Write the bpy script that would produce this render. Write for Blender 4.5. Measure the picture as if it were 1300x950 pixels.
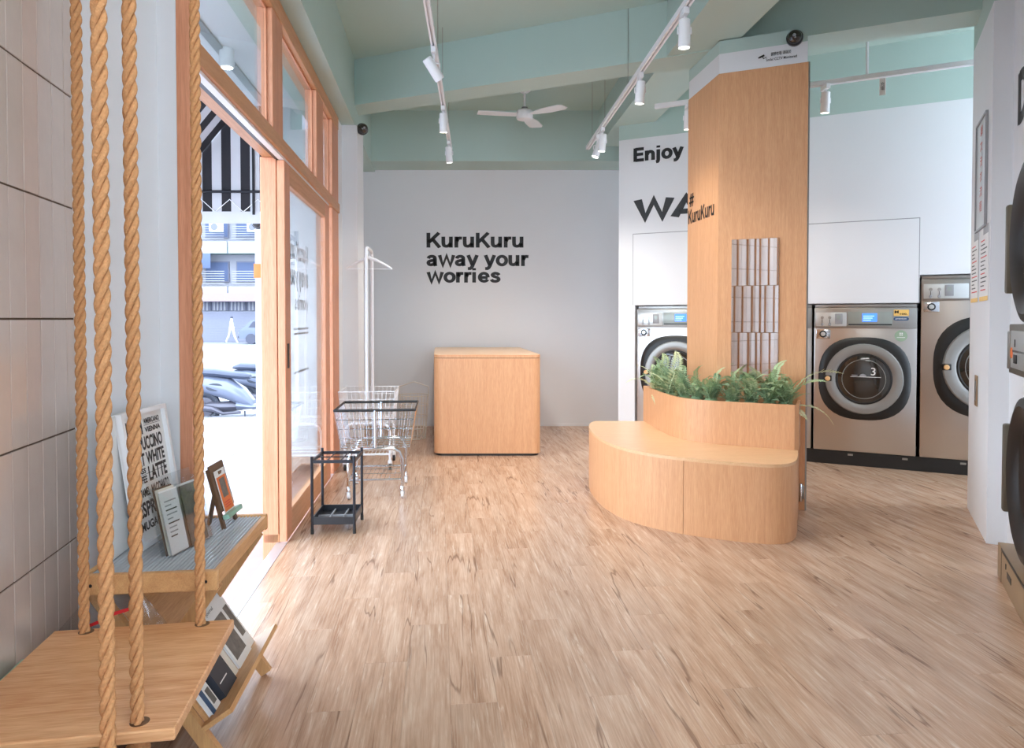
import bpy, bmesh, math, random
from mathutils import Vector, Matrix
R = math.radians
random.seed(7)
scene = bpy.context.scene
for o in list(bpy.data.objects): bpy.data.objects.remove(o)
COL = scene.collection

# ---------------------------------------------------------------- camera
FPX, PITCH, CAMH = 890.0, 0.022, 1.26
HORIZON = 405.0
PPY = HORIZON + FPX*math.tan(PITCH)
cam_d = bpy.data.cameras.new('camera'); cam = bpy.data.objects.new('camera', cam_d); COL.objects.link(cam)
cam_d.sensor_fit = 'HORIZONTAL'; cam_d.sensor_width = 36; cam_d.lens = 36*FPX/1300
cam_d.shift_y = -(475-PPY)/1300; cam_d.clip_start = .05; cam_d.clip_end = 300
cam.location = (0, 0, CAMH); cam.rotation_euler = (R(90)-PITCH, 0, 0)
scene.camera = cam
# ---------------------------------------------------------------- sky and exposure
w = bpy.data.worlds.new('sky'); scene.world = w; w.use_nodes = True
bg = w.node_tree.nodes['Background']
bg.inputs[0].default_value = (.72, .85, 1.0, 1); bg.inputs[1].default_value = 10.5
vs = scene.view_settings
vs.view_transform = 'Standard'; vs.look = 'None'; vs.gamma = 1; vs.exposure = -0.24; vs.use_curve_mapping = False
SPOT = 54.0          # watts of a track spotlight
FILL_PANEL = 11.5         # emission of the unseen fill panels added behind the photographer

# ---------------------------------------------------------------- pixel -> place helpers
def ray(x, y):
    a, b = (x-650)/FPX, (PPY-y)/FPX; c, s = math.cos(PITCH), math.sin(PITCH)
    return Vector((a, c+b*s, -s+b*c))
CAM = Vector((0, 0, CAMH))
def onz(x, y, z): d = ray(x, y); return CAM + d*((z-CAMH)/d.z)
def onY(x, y, Y): d = ray(x, y); return CAM + d*(Y/d.y)
def onp(x, y, P, N):
    d = ray(x, y); P = Vector(P); N = Vector(N); return CAM + d*((P-CAM).dot(N)/d.dot(N))

# ---------------------------------------------------------------- materials
def lin(c):
    return tuple((v/255/12.92 if v/255 <= .04045 else ((v/255+.055)/1.055)**2.4) for v in c)
def _new(name):
    m = bpy.data.materials.new(name); m.use_nodes = True
    return m, m.node_tree, m.node_tree.nodes['Principled BSDF']
def mat(name, rgb, rough=.5, metal=0, var=.06, scale=6, bump=0, bscale=60, emit=None, estr=0, coat=0, spec=.5, alpha=1, sss=0):
    m, t, p = _new(name); N, L = t.nodes, t.links
    c = lin(rgb)
    p.inputs['Roughness'].default_value = rough; p.inputs['Metallic'].default_value = metal
    p.inputs['Specular IOR Level'].default_value = spec
    p.inputs['Coat Weight'].default_value = coat
    tc = N.new('ShaderNodeTexCoord'); nz = N.new('ShaderNodeTexNoise'); nz.inputs['Scale'].default_value = scale; nz.inputs['Detail'].default_value = 4
    L.new(tc.outputs['Object'], nz.inputs['Vector'])
    mx = N.new('ShaderNodeMix'); mx.data_type = 'RGBA'
    mx.inputs['A'].default_value = (*[v*(1-var) for v in c], 1); mx.inputs['B'].default_value = (*[min(1, v*(1+var)) for v in c], 1)
    L.new(nz.outputs['Fac'], mx.inputs['Factor']); L.new(mx.outputs['Result'], p.inputs['Base Color'])
    if bump:
        b = N.new('ShaderNodeTexNoise'); b.inputs['Scale'].default_value = bscale; b.inputs['Detail'].default_value = 3
        L.new(tc.outputs['Object'], b.inputs['Vector'])
        bp = N.new('ShaderNodeBump'); bp.inputs['Strength'].default_value = bump; bp.inputs['Distance'].default_value = .01
        L.new(b.outputs['Fac'], bp.inputs['Height']); L.new(bp.outputs['Normal'], p.inputs['Normal'])
    if emit: p.inputs['Emission Color'].default_value = (*lin(emit), 1); p.inputs['Emission Strength'].default_value = estr
    return m
def wood(name, c1, c2, stretch=(1, 1, 14), rough=.45, scale=3.0, bump=.08, coat=0, ring=.5):
    """grain runs along the axis with the SMALLEST stretch value"""
    m, t, p = _new(name); N, L = t.nodes, t.links
    tc = N.new('ShaderNodeTexCoord'); oi = N.new('ShaderNodeObjectInfo')
    ad = N.new('ShaderNodeVectorMath'); ad.operation = 'ADD'
    sc = N.new('ShaderNodeVectorMath'); sc.operation = 'SCALE'; sc.inputs[0].default_value = (7, 5, 3)
    L.new(oi.outputs['Random'], sc.inputs['Scale']); L.new(tc.outputs['Object'], ad.inputs[0]); L.new(sc.outputs[0], ad.inputs[1])
    mp = N.new('ShaderNodeMapping'); mp.inputs['Scale'].default_value = stretch; L.new(ad.outputs[0], mp.inputs['Vector'])
    n1 = N.new('ShaderNodeTexNoise'); n1.inputs['Scale'].default_value = scale; n1.inputs['Detail'].default_value = 5; n1.inputs['Distortion'].default_value = .6
    n2 = N.new('ShaderNodeTexNoise'); n2.inputs['Scale'].default_value = scale*7; n2.inputs['Detail'].default_value = 3
    L.new(mp.outputs[0], n1.inputs['Vector']); L.new(mp.outputs[0], n2.inputs['Vector'])
    am = N.new('ShaderNodeMath'); am.operation = 'MULTIPLY_ADD'; am.inputs[1].default_value = ring
    ml = N.new('ShaderNodeMath'); ml.operation = 'MULTIPLY'; ml.inputs[1].default_value = 1-ring
    L.new(n2.outputs['Fac'], ml.inputs[0]); L.new(n1.outputs['Fac'], am.inputs[0]); L.new(ml.outputs[0], am.inputs[2])
    cr = N.new('ShaderNodeValToRGB'); cr.color_ramp.elements[0].position = .33; cr.color_ramp.elements[1].position = .67
    cr.color_ramp.elements[0].color = (*lin(c1), 1); cr.color_ramp.elements[1].color = (*lin(c2), 1)
    L.new(am.outputs[0], cr.inputs[0]); L.new(cr.outputs[0], p.inputs['Base Color'])
    p.inputs['Roughness'].default_value = rough; p.inputs['Coat Weight'].default_value = coat; p.inputs['Coat Roughness'].default_value = .25
    bp = N.new('ShaderNodeBump'); bp.inputs['Strength'].default_value = bump; bp.inputs['Distance'].default_value = .004
    L.new(n2.outputs['Fac'], bp.inputs['Height']); L.new(bp.outputs['Normal'], p.inputs['Normal'])
    return m
def plank_mat():
    m, t, p = _new('vinyl_plank'); N, L = t.nodes, t.links
    tc = N.new('ShaderNodeTexCoord'); oi = N.new('ShaderNodeObjectInfo')
    sc = N.new('ShaderNodeVectorMath'); sc.operation = 'SCALE'; sc.inputs[0].default_value = (37, 23, 11)
    ad = N.new('ShaderNodeVectorMath'); ad.operation = 'ADD'
    L.new(oi.outputs['Random'], sc.inputs['Scale']); L.new(tc.outputs['Object'], ad.inputs[0]); L.new(sc.outputs[0], ad.inputs[1])
    def noise(stretch, scale, det=5, dist=0, rough=.55):
        mp = N.new('ShaderNodeMapping'); mp.inputs['Scale'].default_value = stretch; L.new(ad.outputs[0], mp.inputs['Vector'])
        n = N.new('ShaderNodeTexNoise'); n.inputs['Scale'].default_value = scale; n.inputs['Detail'].default_value = det
        n.inputs['Distortion'].default_value = dist; n.inputs['Roughness'].default_value = rough
        L.new(mp.outputs[0], n.inputs['Vector']); return n
    def ramp(src, stops):
        r = N.new('ShaderNodeValToRGB'); e = r.color_ramp.elements
        e[0].position, e[0].color = stops[0][0], stops[0][1]; e[1].position, e[1].color = stops[-1][0], stops[-1][1]
        for q, c in stops[1:-1]:
            k = e.new(q); k.color = c
        L.new(src, r.inputs[0]); return r
    def mixc(fac, a, b):
        x = N.new('ShaderNodeMix'); x.data_type = 'RGBA'
        if isinstance(fac, float): x.inputs['Factor'].default_value = fac
        else: L.new(fac, x.inputs['Factor'])
        for sock, v in (('A', a), ('B', b)):
            if isinstance(v, tuple): x.inputs[sock].default_value = v
            else: L.new(v, x.inputs[sock])
        return x.outputs['Result']
    C = lambda *c: (*lin(c), 1)
    big = noise((1.0, 7, 1), 2.6, 4, .5)
    base = ramp(big.outputs['Fac'], [(.30, C(150, 112, 86)), (.46, C(184, 147, 120)), (.72, C(208, 178, 153))])
    fine = noise((1.1, 30, 1), 5, 4, .3, .65)
    fr = ramp(fine.outputs['Fac'], [(.30, C(140, 103, 78)), (.5, C(186, 150, 123)), (.70, C(218, 192, 168))])
    col = mixc(.40, base.outputs[0], fr.outputs[0])
    pale = noise((1.6, 26, 1), 2.2, 6, .5, .72)                     # limed streaks
    pr = ramp(pale.outputs['Fac'], [(.57, (0, 0, 0, 1)), (.68, (1, 1, 1, 1))])
    pm = N.new('ShaderNodeMath'); pm.operation = 'MULTIPLY'; pm.inputs[1].default_value = .55; L.new(pr.outputs[0], pm.inputs[0])
    col = mixc(pm.outputs[0], col, C(226, 205, 182))
    # splits in the print: thin meandering dark lines along the plank
    cw = noise((.42, 6.5, 1), 1.6, 3, .12, .42)
    ab = N.new('ShaderNodeMath'); ab.operation = 'SUBTRACT'; ab.inputs[1].default_value = .5; L.new(cw.outputs['Fac'], ab.inputs[0])
    ab2 = N.new('ShaderNodeMath'); ab2.operation = 'ABSOLUTE'; L.new(ab.outputs[0], ab2.inputs[0])
    line = ramp(ab2.outputs[0], [(.002, (1, 1, 1, 1)), (.012, (0, 0, 0, 1))])
    gate = noise((1.1, 3.5, 1), 1.9, 1)
    gr = ramp(gate.outputs['Fac'], [(.50, (0, 0, 0, 1)), (.57, (1, 1, 1, 1))])
    mu = N.new('ShaderNodeMath'); mu.operation = 'MULTIPLY'; L.new(line.outputs[0], mu.inputs[0]); L.new(gr.outputs[0], mu.inputs[1])
    mu2 = N.new('ShaderNodeMath'); mu2.operation = 'MULTIPLY'; mu2.inputs[1].default_value = .62; L.new(mu.outputs[0], mu2.inputs[0])
    col = mixc(mu2.outputs[0], col, C(92, 58, 38))
    hs = N.new('ShaderNodeHueSaturation'); L.new(col, hs.inputs['Color'])
    mr = N.new('ShaderNodeMapRange'); mr.inputs['To Min'].default_value = .93; mr.inputs['To Max'].default_value = 1.06
    L.new(oi.outputs['Random'], mr.inputs['Value']); L.new(mr.outputs[0], hs.inputs['Value'])
    L.new(hs.outputs[0], p.inputs['Base Color'])
    p.inputs['Roughness'].default_value = .27; p.inputs['Specular IOR Level'].default_value = .6
    bp = N.new('ShaderNodeBump'); bp.inputs['Strength'].default_value = .12; bp.inputs['Distance'].default_value = .002
    L.new(fine.outputs['Fac'], bp.inputs['Height']); L.new(bp.outputs['Normal'], p.inputs['Normal'])
    return m
def glass(name, tint=(1, 1, 1), refl=1.0, rough=.0):
    m = bpy.data.materials.new(name); m.use_nodes = True; t = m.node_tree; N, L = t.nodes, t.links
    N.clear(); out = N.new('ShaderNodeOutputMaterial'); mx = N.new('ShaderNodeMixShader'); tr = N.new('ShaderNodeBsdfTransparent'); gl = N.new('ShaderNodeBsdfGlossy')
    tr.inputs[0].default_value = (*tint, 1); gl.inputs['Roughness'].default_value = rough
    # Schlick reflectance, the same from both sides of the thin sheet
    ge = N.new('ShaderNodeNewGeometry'); dp = N.new('ShaderNodeVectorMath'); dp.operation = 'DOT_PRODUCT'; L.new(ge.outputs['Incoming'], dp.inputs[0]); L.new(ge.outputs['Normal'], dp.inputs[1])
    def mth(op, a, b=None):
        q = N.new('ShaderNodeMath'); q.operation = op
        for i, v in enumerate((a, b)):
            if v is None: continue
            if isinstance(v, (int, float)): q.inputs[i].default_value = v
            else: L.new(v, q.inputs[i])
        return q.outputs[0]
    om = mth('SUBTRACT', 1.0, mth('ABSOLUTE', dp.outputs['Value']))
    mu = N.new('ShaderNodeMath'); mu.operation = 'MULTIPLY'; mu.inputs[1].default_value = refl; mu.use_clamp = True
    L.new(mth('MULTIPLY_ADD', mth('POWER', om, 5.0), .96), mu.inputs[0]); mu.inputs[0].links[0].from_node.inputs[2].default_value = .04; L.new(mu.outputs[0], mx.inputs[0]); L.new(tr.outputs[0], mx.inputs[1]); L.new(gl.outputs[0], mx.inputs[2]); L.new(mx.outputs[0], out.inputs[0])
    return m
def emis(name, rgb, s):
    m = bpy.data.materials.new(name); m.use_nodes = True; t = m.node_tree; p = t.nodes['Principled BSDF']
    p.inputs['Base Color'].default_value = (*lin(rgb), 1); p.inputs['Emission Color'].default_value = (*lin(rgb), 1); p.inputs['Emission Strength'].default_value = s
    return m
M = {}
M['plank'] = plank_mat()
M['underlay'] = mat('underlay', (92, 70, 54), .8)
M['white'] = mat('white_paint', (226, 226, 228), .55, var=.02, scale=1.5, bump=.03, bscale=90)
M['mint'] = mat('mint_paint', (180, 200, 192), .6, var=.05, scale=1.2, bump=.06, bscale=30)
M['grout'] = mat('grout', (96, 76, 60), .9)
M['tile'] = mat('glazed_tile', (206, 190, 180), .16, var=.10, scale=9, bump=.05, bscale=22, coat=.3)
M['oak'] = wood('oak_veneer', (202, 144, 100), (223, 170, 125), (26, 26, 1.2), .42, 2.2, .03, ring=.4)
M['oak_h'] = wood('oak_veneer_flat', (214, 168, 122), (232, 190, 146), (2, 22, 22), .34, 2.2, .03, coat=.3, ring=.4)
M['frame'] = wood('door_wood', (194, 126, 90), (224, 158, 122), (22, 22, 1.0), .45, 2.6, .08)
M['frame_h'] = wood('door_wood_rail', (188, 130, 86), (216, 158, 114), (1.0, 22, 22), .45, 2.6, .06)
M['board'] = wood('pine_board', (206, 136, 84), (242, 192, 142), (1.2, 20, 20), .36, 2.0, .04, coat=.25)
M['rackwood'] = wood('rack_pine', (196, 142, 90), (222, 172, 118), (1.4, 16, 16), .45, 2.4, .05)
M['rackleg'] = wood('rack_leg_pine', (190, 138, 88), (216, 166, 112), (16, 16, 1.4), .45, 2.4, .05)
M['rope'] = mat('manila_rope', (206, 150, 100), .85, var=.28, scale=160, bump=.5, bscale=300)
M['ink'] = mat('black_lettering', (26, 24, 24), .5)
M['steel'] = mat('brushed_steel', (196, 190, 184), .30, 1, var=.05, scale=3, bump=.02, bscale=200)
M['steel_d'] = mat('dull_steel', (168, 166, 162), .38, 1, var=.05)
M['chrome'] = mat('chrome', (214, 216, 220), .16, 1, var=.02)
M['blackrub'] = mat('black_rubber', (22, 21, 20), .42)
M['blackpl'] = mat('black_plastic', (30, 31, 36), .35)
M['blackmetal'] = mat('black_metal', (38, 38, 44), .38, .4)
M['greyring'] = mat('grey_door_ring', (150, 148, 144), .35, .5)
M['whitepl'] = mat('white_plastic', (236, 236, 238), .35, var=.02)
M['whitemetal'] = mat('white_enamel', (232, 234, 238), .35, var=.02)
M['darkglass'] = mat('dark_door_glass', (40, 34, 28), .08, var=.25, scale=5, coat=.6)
M['drum'] = mat('drum_steel', (120, 112, 100), .3, 1)
M['panelgrey'] = mat('control_panel', (150, 156, 150), .3, .2)
M['panelsil'] = mat('panel_silver', (206, 208, 206), .3, .6)
M['screen'] = emis('blue_display', (70, 130, 250), 1.4)
M['screen2'] = emis('display_text', (180, 215, 255), 1.6)
M['lamp'] = emis('lamp_lens', (255, 248, 235), 14)
M['panel'] = emis('fill_panel_glow', (255, 252, 248), FILL_PANEL)  # glow of the panels added for soft fill
M['leaf'] = mat('fern_green', (164, 186, 140), .55, var=.30, scale=30)
M['leaf2'] = mat('fern_dark', (130, 158, 122), .55, var=.30, scale=30)
M['leaf3'] = mat('fern_pale', (200, 208, 165), .55, var=.25, scale=30)
M['soil'] = mat('soil', (58, 46, 36), .95, var=.4, scale=40, bump=.6, bscale=60)
M['mirror'] = mat('mirror', (226, 220, 218), .02, 1, var=0)
M['glass'] = glass('window_glass', (.95, .98, 1.0), 1.2)
M['acrylic'] = glass('acrylic', (.93, .95, .96), 1.6)
M['film'] = glass('plastic_film', (.95, .96, .97), 1.5, .12)
M['paper'] = mat('white_paper', (232, 230, 228), .7, var=.02)
M['paper2'] = mat('cream_paper', (222, 212, 198), .7, var=.04)
M['photo'] = mat('photo_print', (104, 98, 92), .5, var=.75, scale=46)
M['navy'] = mat('navy_cover', (46, 50, 60), .5)
M['blue'] = mat('blue_cover', (52, 84, 120), .5)
M['orange'] = mat('orange_print', (232, 120, 58), .6, var=.05)
M['darkwood'] = wood('dark_easel_wood', (86, 60, 40), (118, 86, 58), (16, 16, 1.4), .5, 3, .08)
M['ribbed'] = mat('ribbed_acrylic', (186, 192, 198), .22, .1, var=.05, coat=.3)
M['ribdark'] = mat('ribbed_acrylic_groove', (120, 126, 132), .3)
M['red'] = mat('red_print', (214, 40, 44), .5)
M['mintbox'] = mat('mint_box', (150, 190, 170), .5)
M['threshold'] = mat('threshold_metal', (196, 198, 204), .35, .6)
M['redtile'] = mat('terracotta', (176, 140, 130), .5, var=.12, scale=5)
M['pave'] = mat('pale_paving', (150, 150, 158), .7, var=.06, scale=3)
M['asphalt'] = mat('street', (128, 130, 138), .8, var=.05)
M['yellow'] = mat('yellow_sticker', (240, 196, 110), .5)
M['greensticker'] = mat('green_sticker', (150, 172, 146), .5)
M['grey'] = mat('grey_frame', (150, 150, 152), .4)
M['knob'] = mat('wood_knob', (224, 176, 120), .4)
M['dryer'] = mat('dryer_body', (108, 102, 90), .42, .6, var=.12, scale=4)
M['plinthwood'] = mat('brown_plinth', (150, 122, 92), .45, .2, var=.1)

# ---------------------------------------------------------------- mesh builder
class MB:
    def __init__(s): s.v = []; s.f = []
    def add(s, vs, fs):
        k = len(s.v); s.v += [tuple(q) for q in vs]; s.f += [tuple(i+k for i in q) for q in fs]; return s
    def box(s, x0, x1, y0, y1, z0, z1):
        return s.add([(x0,y0,z0),(x1,y0,z0),(x1,y1,z0),(x0,y1,z0),(x0,y0,z1),(x1,y0,z1),(x1,y1,z1),(x0,y1,z1)],
                     [(0,3,2,1),(4,5,6,7),(0,1,5,4),(1,2,6,5),(2,3,7,6),(3,0,4,7)])
    def rbox(s, x0, x1, y0, y1, z0, z1, r=.004, seg=2):
        b = bmesh.new(); bmesh.ops.create_cube(b, size=1)
        for q in b.verts: q.co = Vector(((x0+x1)/2+q.co.x*(x1-x0), (y0+y1)/2+q.co.y*(y1-y0), (z0+z1)/2+q.co.z*(z1-z0)))
        bmesh.ops.bevel(b, geom=b.edges[:], offset=r, segments=seg, affect='EDGES', profile=.5)
        b.verts.index_update(); s.add([q.co for q in b.verts], [[q.index for q in f.verts] for f in b.faces]); b.free(); return s
    def hexa(s, p):        # 8 points: bottom 4 ccw, top 4 ccw
        return s.add(p, [(0,3,2,1),(4,5,6,7),(0,1,5,4),(1,2,6,5),(2,3,7,6),(3,0,4,7)])
    def prism(s, pts, z0, z1):
        n = len(pts)
        return s.add([(x,y,z0) for x,y in pts]+[(x,y,z1) for x,y in pts],
                     [tuple(range(n-1,-1,-1)), tuple(range(n,2*n))]+[(i,(i+1)%n,n+(i+1)%n,n+i) for i in range(n)])
    def ribbon(s, pts, z0, z1, t):    # thin standing wall along an open 2D path, thickness t to the left
        n = len(pts); L = []
        for i in range(n):
            a = Vector(pts[max(i-1,0)]); b = Vector(pts[min(i+1,n-1)]); d = (b-a).normalized(); L.append((pts[i][0]-d.y*t, pts[i][1]+d.x*t))
        return s.prism(list(pts)+L[::-1], z0, z1)
    def tube(s, pts, r, n=8, cap=True, closed=False, ry=None):
        pts = [Vector(q) for q in pts]; m = len(pts); rs = r if isinstance(r, (list, tuple)) else [r]*m
        vs, fs = [], []; up = None
        for i, q in enumerate(pts):
            if closed: d = (pts[(i+1) % m]-pts[i-1])
            else: d = pts[min(i+1, m-1)]-pts[max(i-1, 0)]
            d = d.normalized() if d.length > 1e-9 else Vector((0,0,1))
            if up is None: up = Vector((0,0,1)) if abs(d.z) < .9 else Vector((1,0,0))
            sx = d.cross(up);
            if sx.length < 1e-6: sx = d.cross(Vector((1,0,0)))
            sx.normalize(); sy = sx.cross(d).normalized(); up = sy
            for k in range(n):
                a = 2*math.pi*k/n; vs.append(q+sx*(math.cos(a)*rs[i])+sy*(math.sin(a)*(ry or rs[i])))
        for i in range(m if closed else m-1):
            j = (i+1) % m
            for k in range(n): fs.append((i*n+k, i*n+(k+1)%n, j*n+(k+1)%n, j*n+k))
        if cap and not closed: fs.append(tuple(range(n-1,-1,-1))); fs.append(tuple((m-1)*n+k for k in range(n)))
        return s.add(vs, fs)
    def lathe(s, prof, n=32, c=(0,0,0), axis='z', ea=1.0, eb=1.0, sq=2.0):
        """profile (radius, height); axis z or y (height then runs along -y, towards the viewer); sq>2 squares the circle"""
        vs, fs = [], []; m = len(prof)
        for r, h in prof:
            for k in range(n):
                a = 2*math.pi*k/n; ca, sa = math.cos(a), math.sin(a)
                if sq != 2: q = (abs(ca)**sq+abs(sa)**sq)**(-1/sq); ca *= q; sa *= q
                x, y = r*ca*ea, r*sa*eb
                vs.append((c[0]+x, c[1]+y, c[2]+h) if axis == 'z' else (c[0]+x, c[1]-h, c[2]+y))
        for i in range(m-1):
            for k in range(n): fs.append((i*n+k, i*n+(k+1)%n, (i+1)*n+(k+1)%n, (i+1)*n+k))
        fs.append(tuple(range(n-1,-1,-1))); fs.append(tuple((m-1)*n+k for k in range(n)))
        return s.add(vs, fs)
    def sphere(s, c, r, n=16, m=10):
        vs, fs = [], []; r = r if isinstance(r, (tuple, list)) else (r,r,r)
        for i in range(m+1):
            t = math.pi*(i/m); t = min(max(t, .02), math.pi-.02)
            for k in range(n):
                a = 2*math.pi*k/n; vs.append((c[0]+r[0]*math.sin(t)*math.cos(a), c[1]+r[1]*math.sin(t)*math.sin(a), c[2]-r[2]*math.cos(t)))
        for i in range(m):
            for k in range(n): fs.append((i*n+k, i*n+(k+1)%n, (i+1)*n+(k+1)%n, (i+1)*n+k))
        fs.append(tuple(range(n-1,-1,-1))); fs.append(tuple(m*n+k for k in range(n)))
        return s.add(vs, fs)
    def mesh(s, name, smooth=35):
        me = bpy.data.meshes.new(name); me.from_pydata(s.v, [], s.f); me.update()
        if smooth: me.shade_smooth(); me.set_sharp_from_angle(angle=R(smooth))
        return me
def obj(name, mb, m, parent=None, smooth=35):
    me = mb if isinstance(mb, bpy.types.Mesh) else mb.mesh(name, smooth)
    if not me.materials: me.materials.append(M[m] if isinstance(m, str) else m)
    o = bpy.data.objects.new(name, me); COL.objects.link(o)
    if parent: o.parent = parent
    return o
def tag(o, label, cat, group=None):
    o['label'] = label; o['category'] = cat
    if group: o['group'] = group
    return o
def thing(name, label, cat, loc=(0,0,0), rz=0, group=None):
    o = bpy.data.objects.new(name, None); COL.objects.link(o); o.empty_display_size = .1
    o.location = loc; o.rotation_euler = (0,0,rz); return tag(o, label, cat, group)
def struct(name, mb, m, label=None, smooth=35):
    o = obj(name, mb, m, None, smooth); o['kind'] = 'structure'
    if label: o['label'] = label
    return o
def sempty(name, loc=(0,0,0), rz=0, label=None):
    o = bpy.data.objects.new(name, None); COL.objects.link(o); o.location = loc; o.rotation_euler = (0,0,rz); o['kind'] = 'structure'
    if label: o['label'] = label
    return o
def wallbox(mb, p0, p1, z0, z1, t):
    a, b = Vector(p0[:2]), Vector(p1[:2]); d = (b-a).normalized(); n = Vector((-d.y, d.x))*t
    q = [a, b, b+n, a+n]
    if t < 0: q = [a+n, b+n, b, a]
    return mb.hexa([(v.x, v.y, z0) for v in q]+[(v.x, v.y, z1) for v in q])
def text_mesh(body, w=None, h=None, bold=0.0, space=1.0, ex=.0, align='LEFT', line=1.0):
    cu = bpy.data.curves.new('lettering', 'FONT'); cu.body = body; cu.size = 1; cu.offset = bold; cu.space_character = space; cu.extrude = ex; cu.resolution_u = 3; cu.align_x = align; cu.space_line = line
    o = bpy.data.objects.new('lettering', cu); COL.objects.link(o)
    dg = bpy.context.evaluated_depsgraph_get(); dg.update()
    me = bpy.data.meshes.new_from_object(o.evaluated_get(dg)); bpy.data.objects.remove(o); bpy.data.curves.remove(cu)
    me.materials.clear()
    xs = [v.co.x for v in me.vertices]; ys = [v.co.y for v in me.vertices]
    if not xs: return me
    x0, x1, y0, y1 = min(xs), max(xs), min(ys), max(ys)
    sx = (w/(x1-x0)) if w else None; sy = (h/(y1-y0)) if h else None
    sx = sx or sy; sy = sy or sx
    for v in me.vertices: v.co.x = (v.co.x-x0)*sx; v.co.y = (v.co.y-y0)*sy
    return me
def put_text(body, m, parent, origin, d, up=(0,0,1), w=None, h=None, bold=0.0, space=1.0, name='lettering', **k):
    """lettering lying in the plane spanned by d (reading direction) and up; origin = lower left corner, in the parent's space"""
    me = text_mesh(body, w, h, bold, space, **k); o = obj(name, me, m, parent)
    d = Vector(d).normalized(); u = Vector(up).normalized(); n = d.cross(u)
    mt = Matrix((d, u, n)).transposed().to_4x4(); mt.translation = Vector(origin)
    o.matrix_local = mt; return o
def arc(cx, cy, r, a0, a1, n=6): return [(cx+r*math.cos(R(a0+(a1-a0)*i/n)), cy+r*math.sin(R(a0+(a1-a0)*i/n))) for i in range(n+1)]
def rrect(x0, x1, y0, y1, r, n=6):
    return arc(x1-r, y0+r, r, -90, 0, n)+arc(x1-r, y1-r, r, 0, 90, n)+arc(x0+r, y1-r, r, 90, 180, n)+arc(x0+r, y0+r, r, 180, 270, n)
def bez(a, b, c, d, n=10):
    a, b, c, d = map(Vector, (a, b, c, d)); return [tuple(a*(1-t)**3+b*3*t*(1-t)**2+c*3*t*t*(1-t)+d*t**3) for t in [i/n for i in range(n+1)]]

# bold grotesque drawn as strokes
GL = {'K': ([[(.1,0),(.1,1)], [(.13,.36),(.66,1)], [(.33,.56),(.70,0)]], .79), 'u': ([[(.1,.74),(.1,.27),(.13,.14),(.22,.09),(.33,.10),(.44,.18),(.48,.30)], [(.5,0),(.5,.74)]], .69),
 'r': ([[(.1,0),(.1,.74)], [(.12,.42),(.17,.58),(.27,.645),(.40,.64)]], .44), 'a': ([[(.10,.51),(.14,.62),(.28,.67),(.42,.63),(.46,.52),(.46,.12),(.49,0)], [(.46,.40),(.26,.37),(.12,.31),(.09,.20),(.15,.10),(.28,.08),(.40,.14),(.46,.26)]], .64),
 'w': ([[(.07,.74),(.25,.04),(.45,.70),(.65,.04),(.83,.74)]], .90), 'y': ([[(.08,.74),(.31,.06)], [(.56,.74),(.31,.0),(.25,-.12),(.18,-.17),(.06,-.17)]], .64), 'o': ([[(.33+.235*math.cos(2*math.pi*k/24), .37+.29*math.sin(2*math.pi*k/24)) for k in range(25)]], .68),
 'i': ([[(.1,0),(.1,.74)], [(.1,.86),(.1,1.02)]], .30), 'e': ([[(.13,.36),(.54,.36)], [(.55,.36),(.53,.53),(.44,.63),(.32,.665),(.20,.61),(.12,.50),(.10,.37),(.13,.22),(.22,.12),(.34,.08),(.46,.12),(.54,.22)]], .66),
 's': ([[(.50,.53),(.43,.62),(.30,.665),(.18,.62),(.13,.54),(.18,.45),(.30,.40),(.42,.35),(.48,.26),(.47,.17),(.38,.10),(.27,.08),(.14,.11),(.08,.22)]], .60), 'E': ([[(.1,0),(.1,1)], [(.1,.91),(.64,.91)], [(.1,.52),(.60,.52)], [(.1,.09),(.65,.09)]], .72),
 'n': ([[(.1,0),(.1,.74)], [(.12,.42),(.18,.58),(.30,.65),(.42,.62),(.49,.52),(.50,.42),(.50,0)]], .68), 'j': ([[(.14,.74),(.14,-.06),(.10,-.15),(.0,-.17)], [(.14,.86),(.14,1.02)]], .34),
 'W': ([[(.08,1),(.31,.04),(.56,.94),(.81,.04),(1.04,1)]], 1.10), 'A': ([[(.07,0),(.40,.94),(.73,0)], [(.19,.25),(.61,.25)]], .80), 'S': ([[(.64,.70),(.56,.86),(.37,.91),(.19,.86),(.12,.73),(.19,.61),(.38,.53),(.57,.44),(.65,.28),(.58,.14),(.39,.08),(.18,.13),(.09,.30)]], .76),
 'H': ([[(.1,0),(.1,1)], [(.62,0),(.62,1)], [(.1,.52),(.62,.52)]], .76), 'D': ([[(.1,0),(.1,1)], [(.1,.91),(.32,.91),(.50,.83),(.60,.68),(.62,.5),(.60,.32),(.50,.17),(.32,.09),(.1,.09)]], .76),
 'R': ([[(.1,0),(.1,1)], [(.1,.91),(.42,.91),(.56,.85),(.60,.72),(.56,.58),(.42,.51),(.1,.51)], [(.40,.5),(.64,0)]], .76), 'Y': ([[(.05,1),(.36,.45)], [(.69,1),(.36,.45)], [(.36,.50),(.36,0)]], .74), '#': ([[(.2,0),(.32,1)], [(.46,0),(.58,1)], [(.04,.33),(.68,.33)], [(.1,.67),(.74,.67)]], .8), ' ': ([], .30)}
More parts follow.
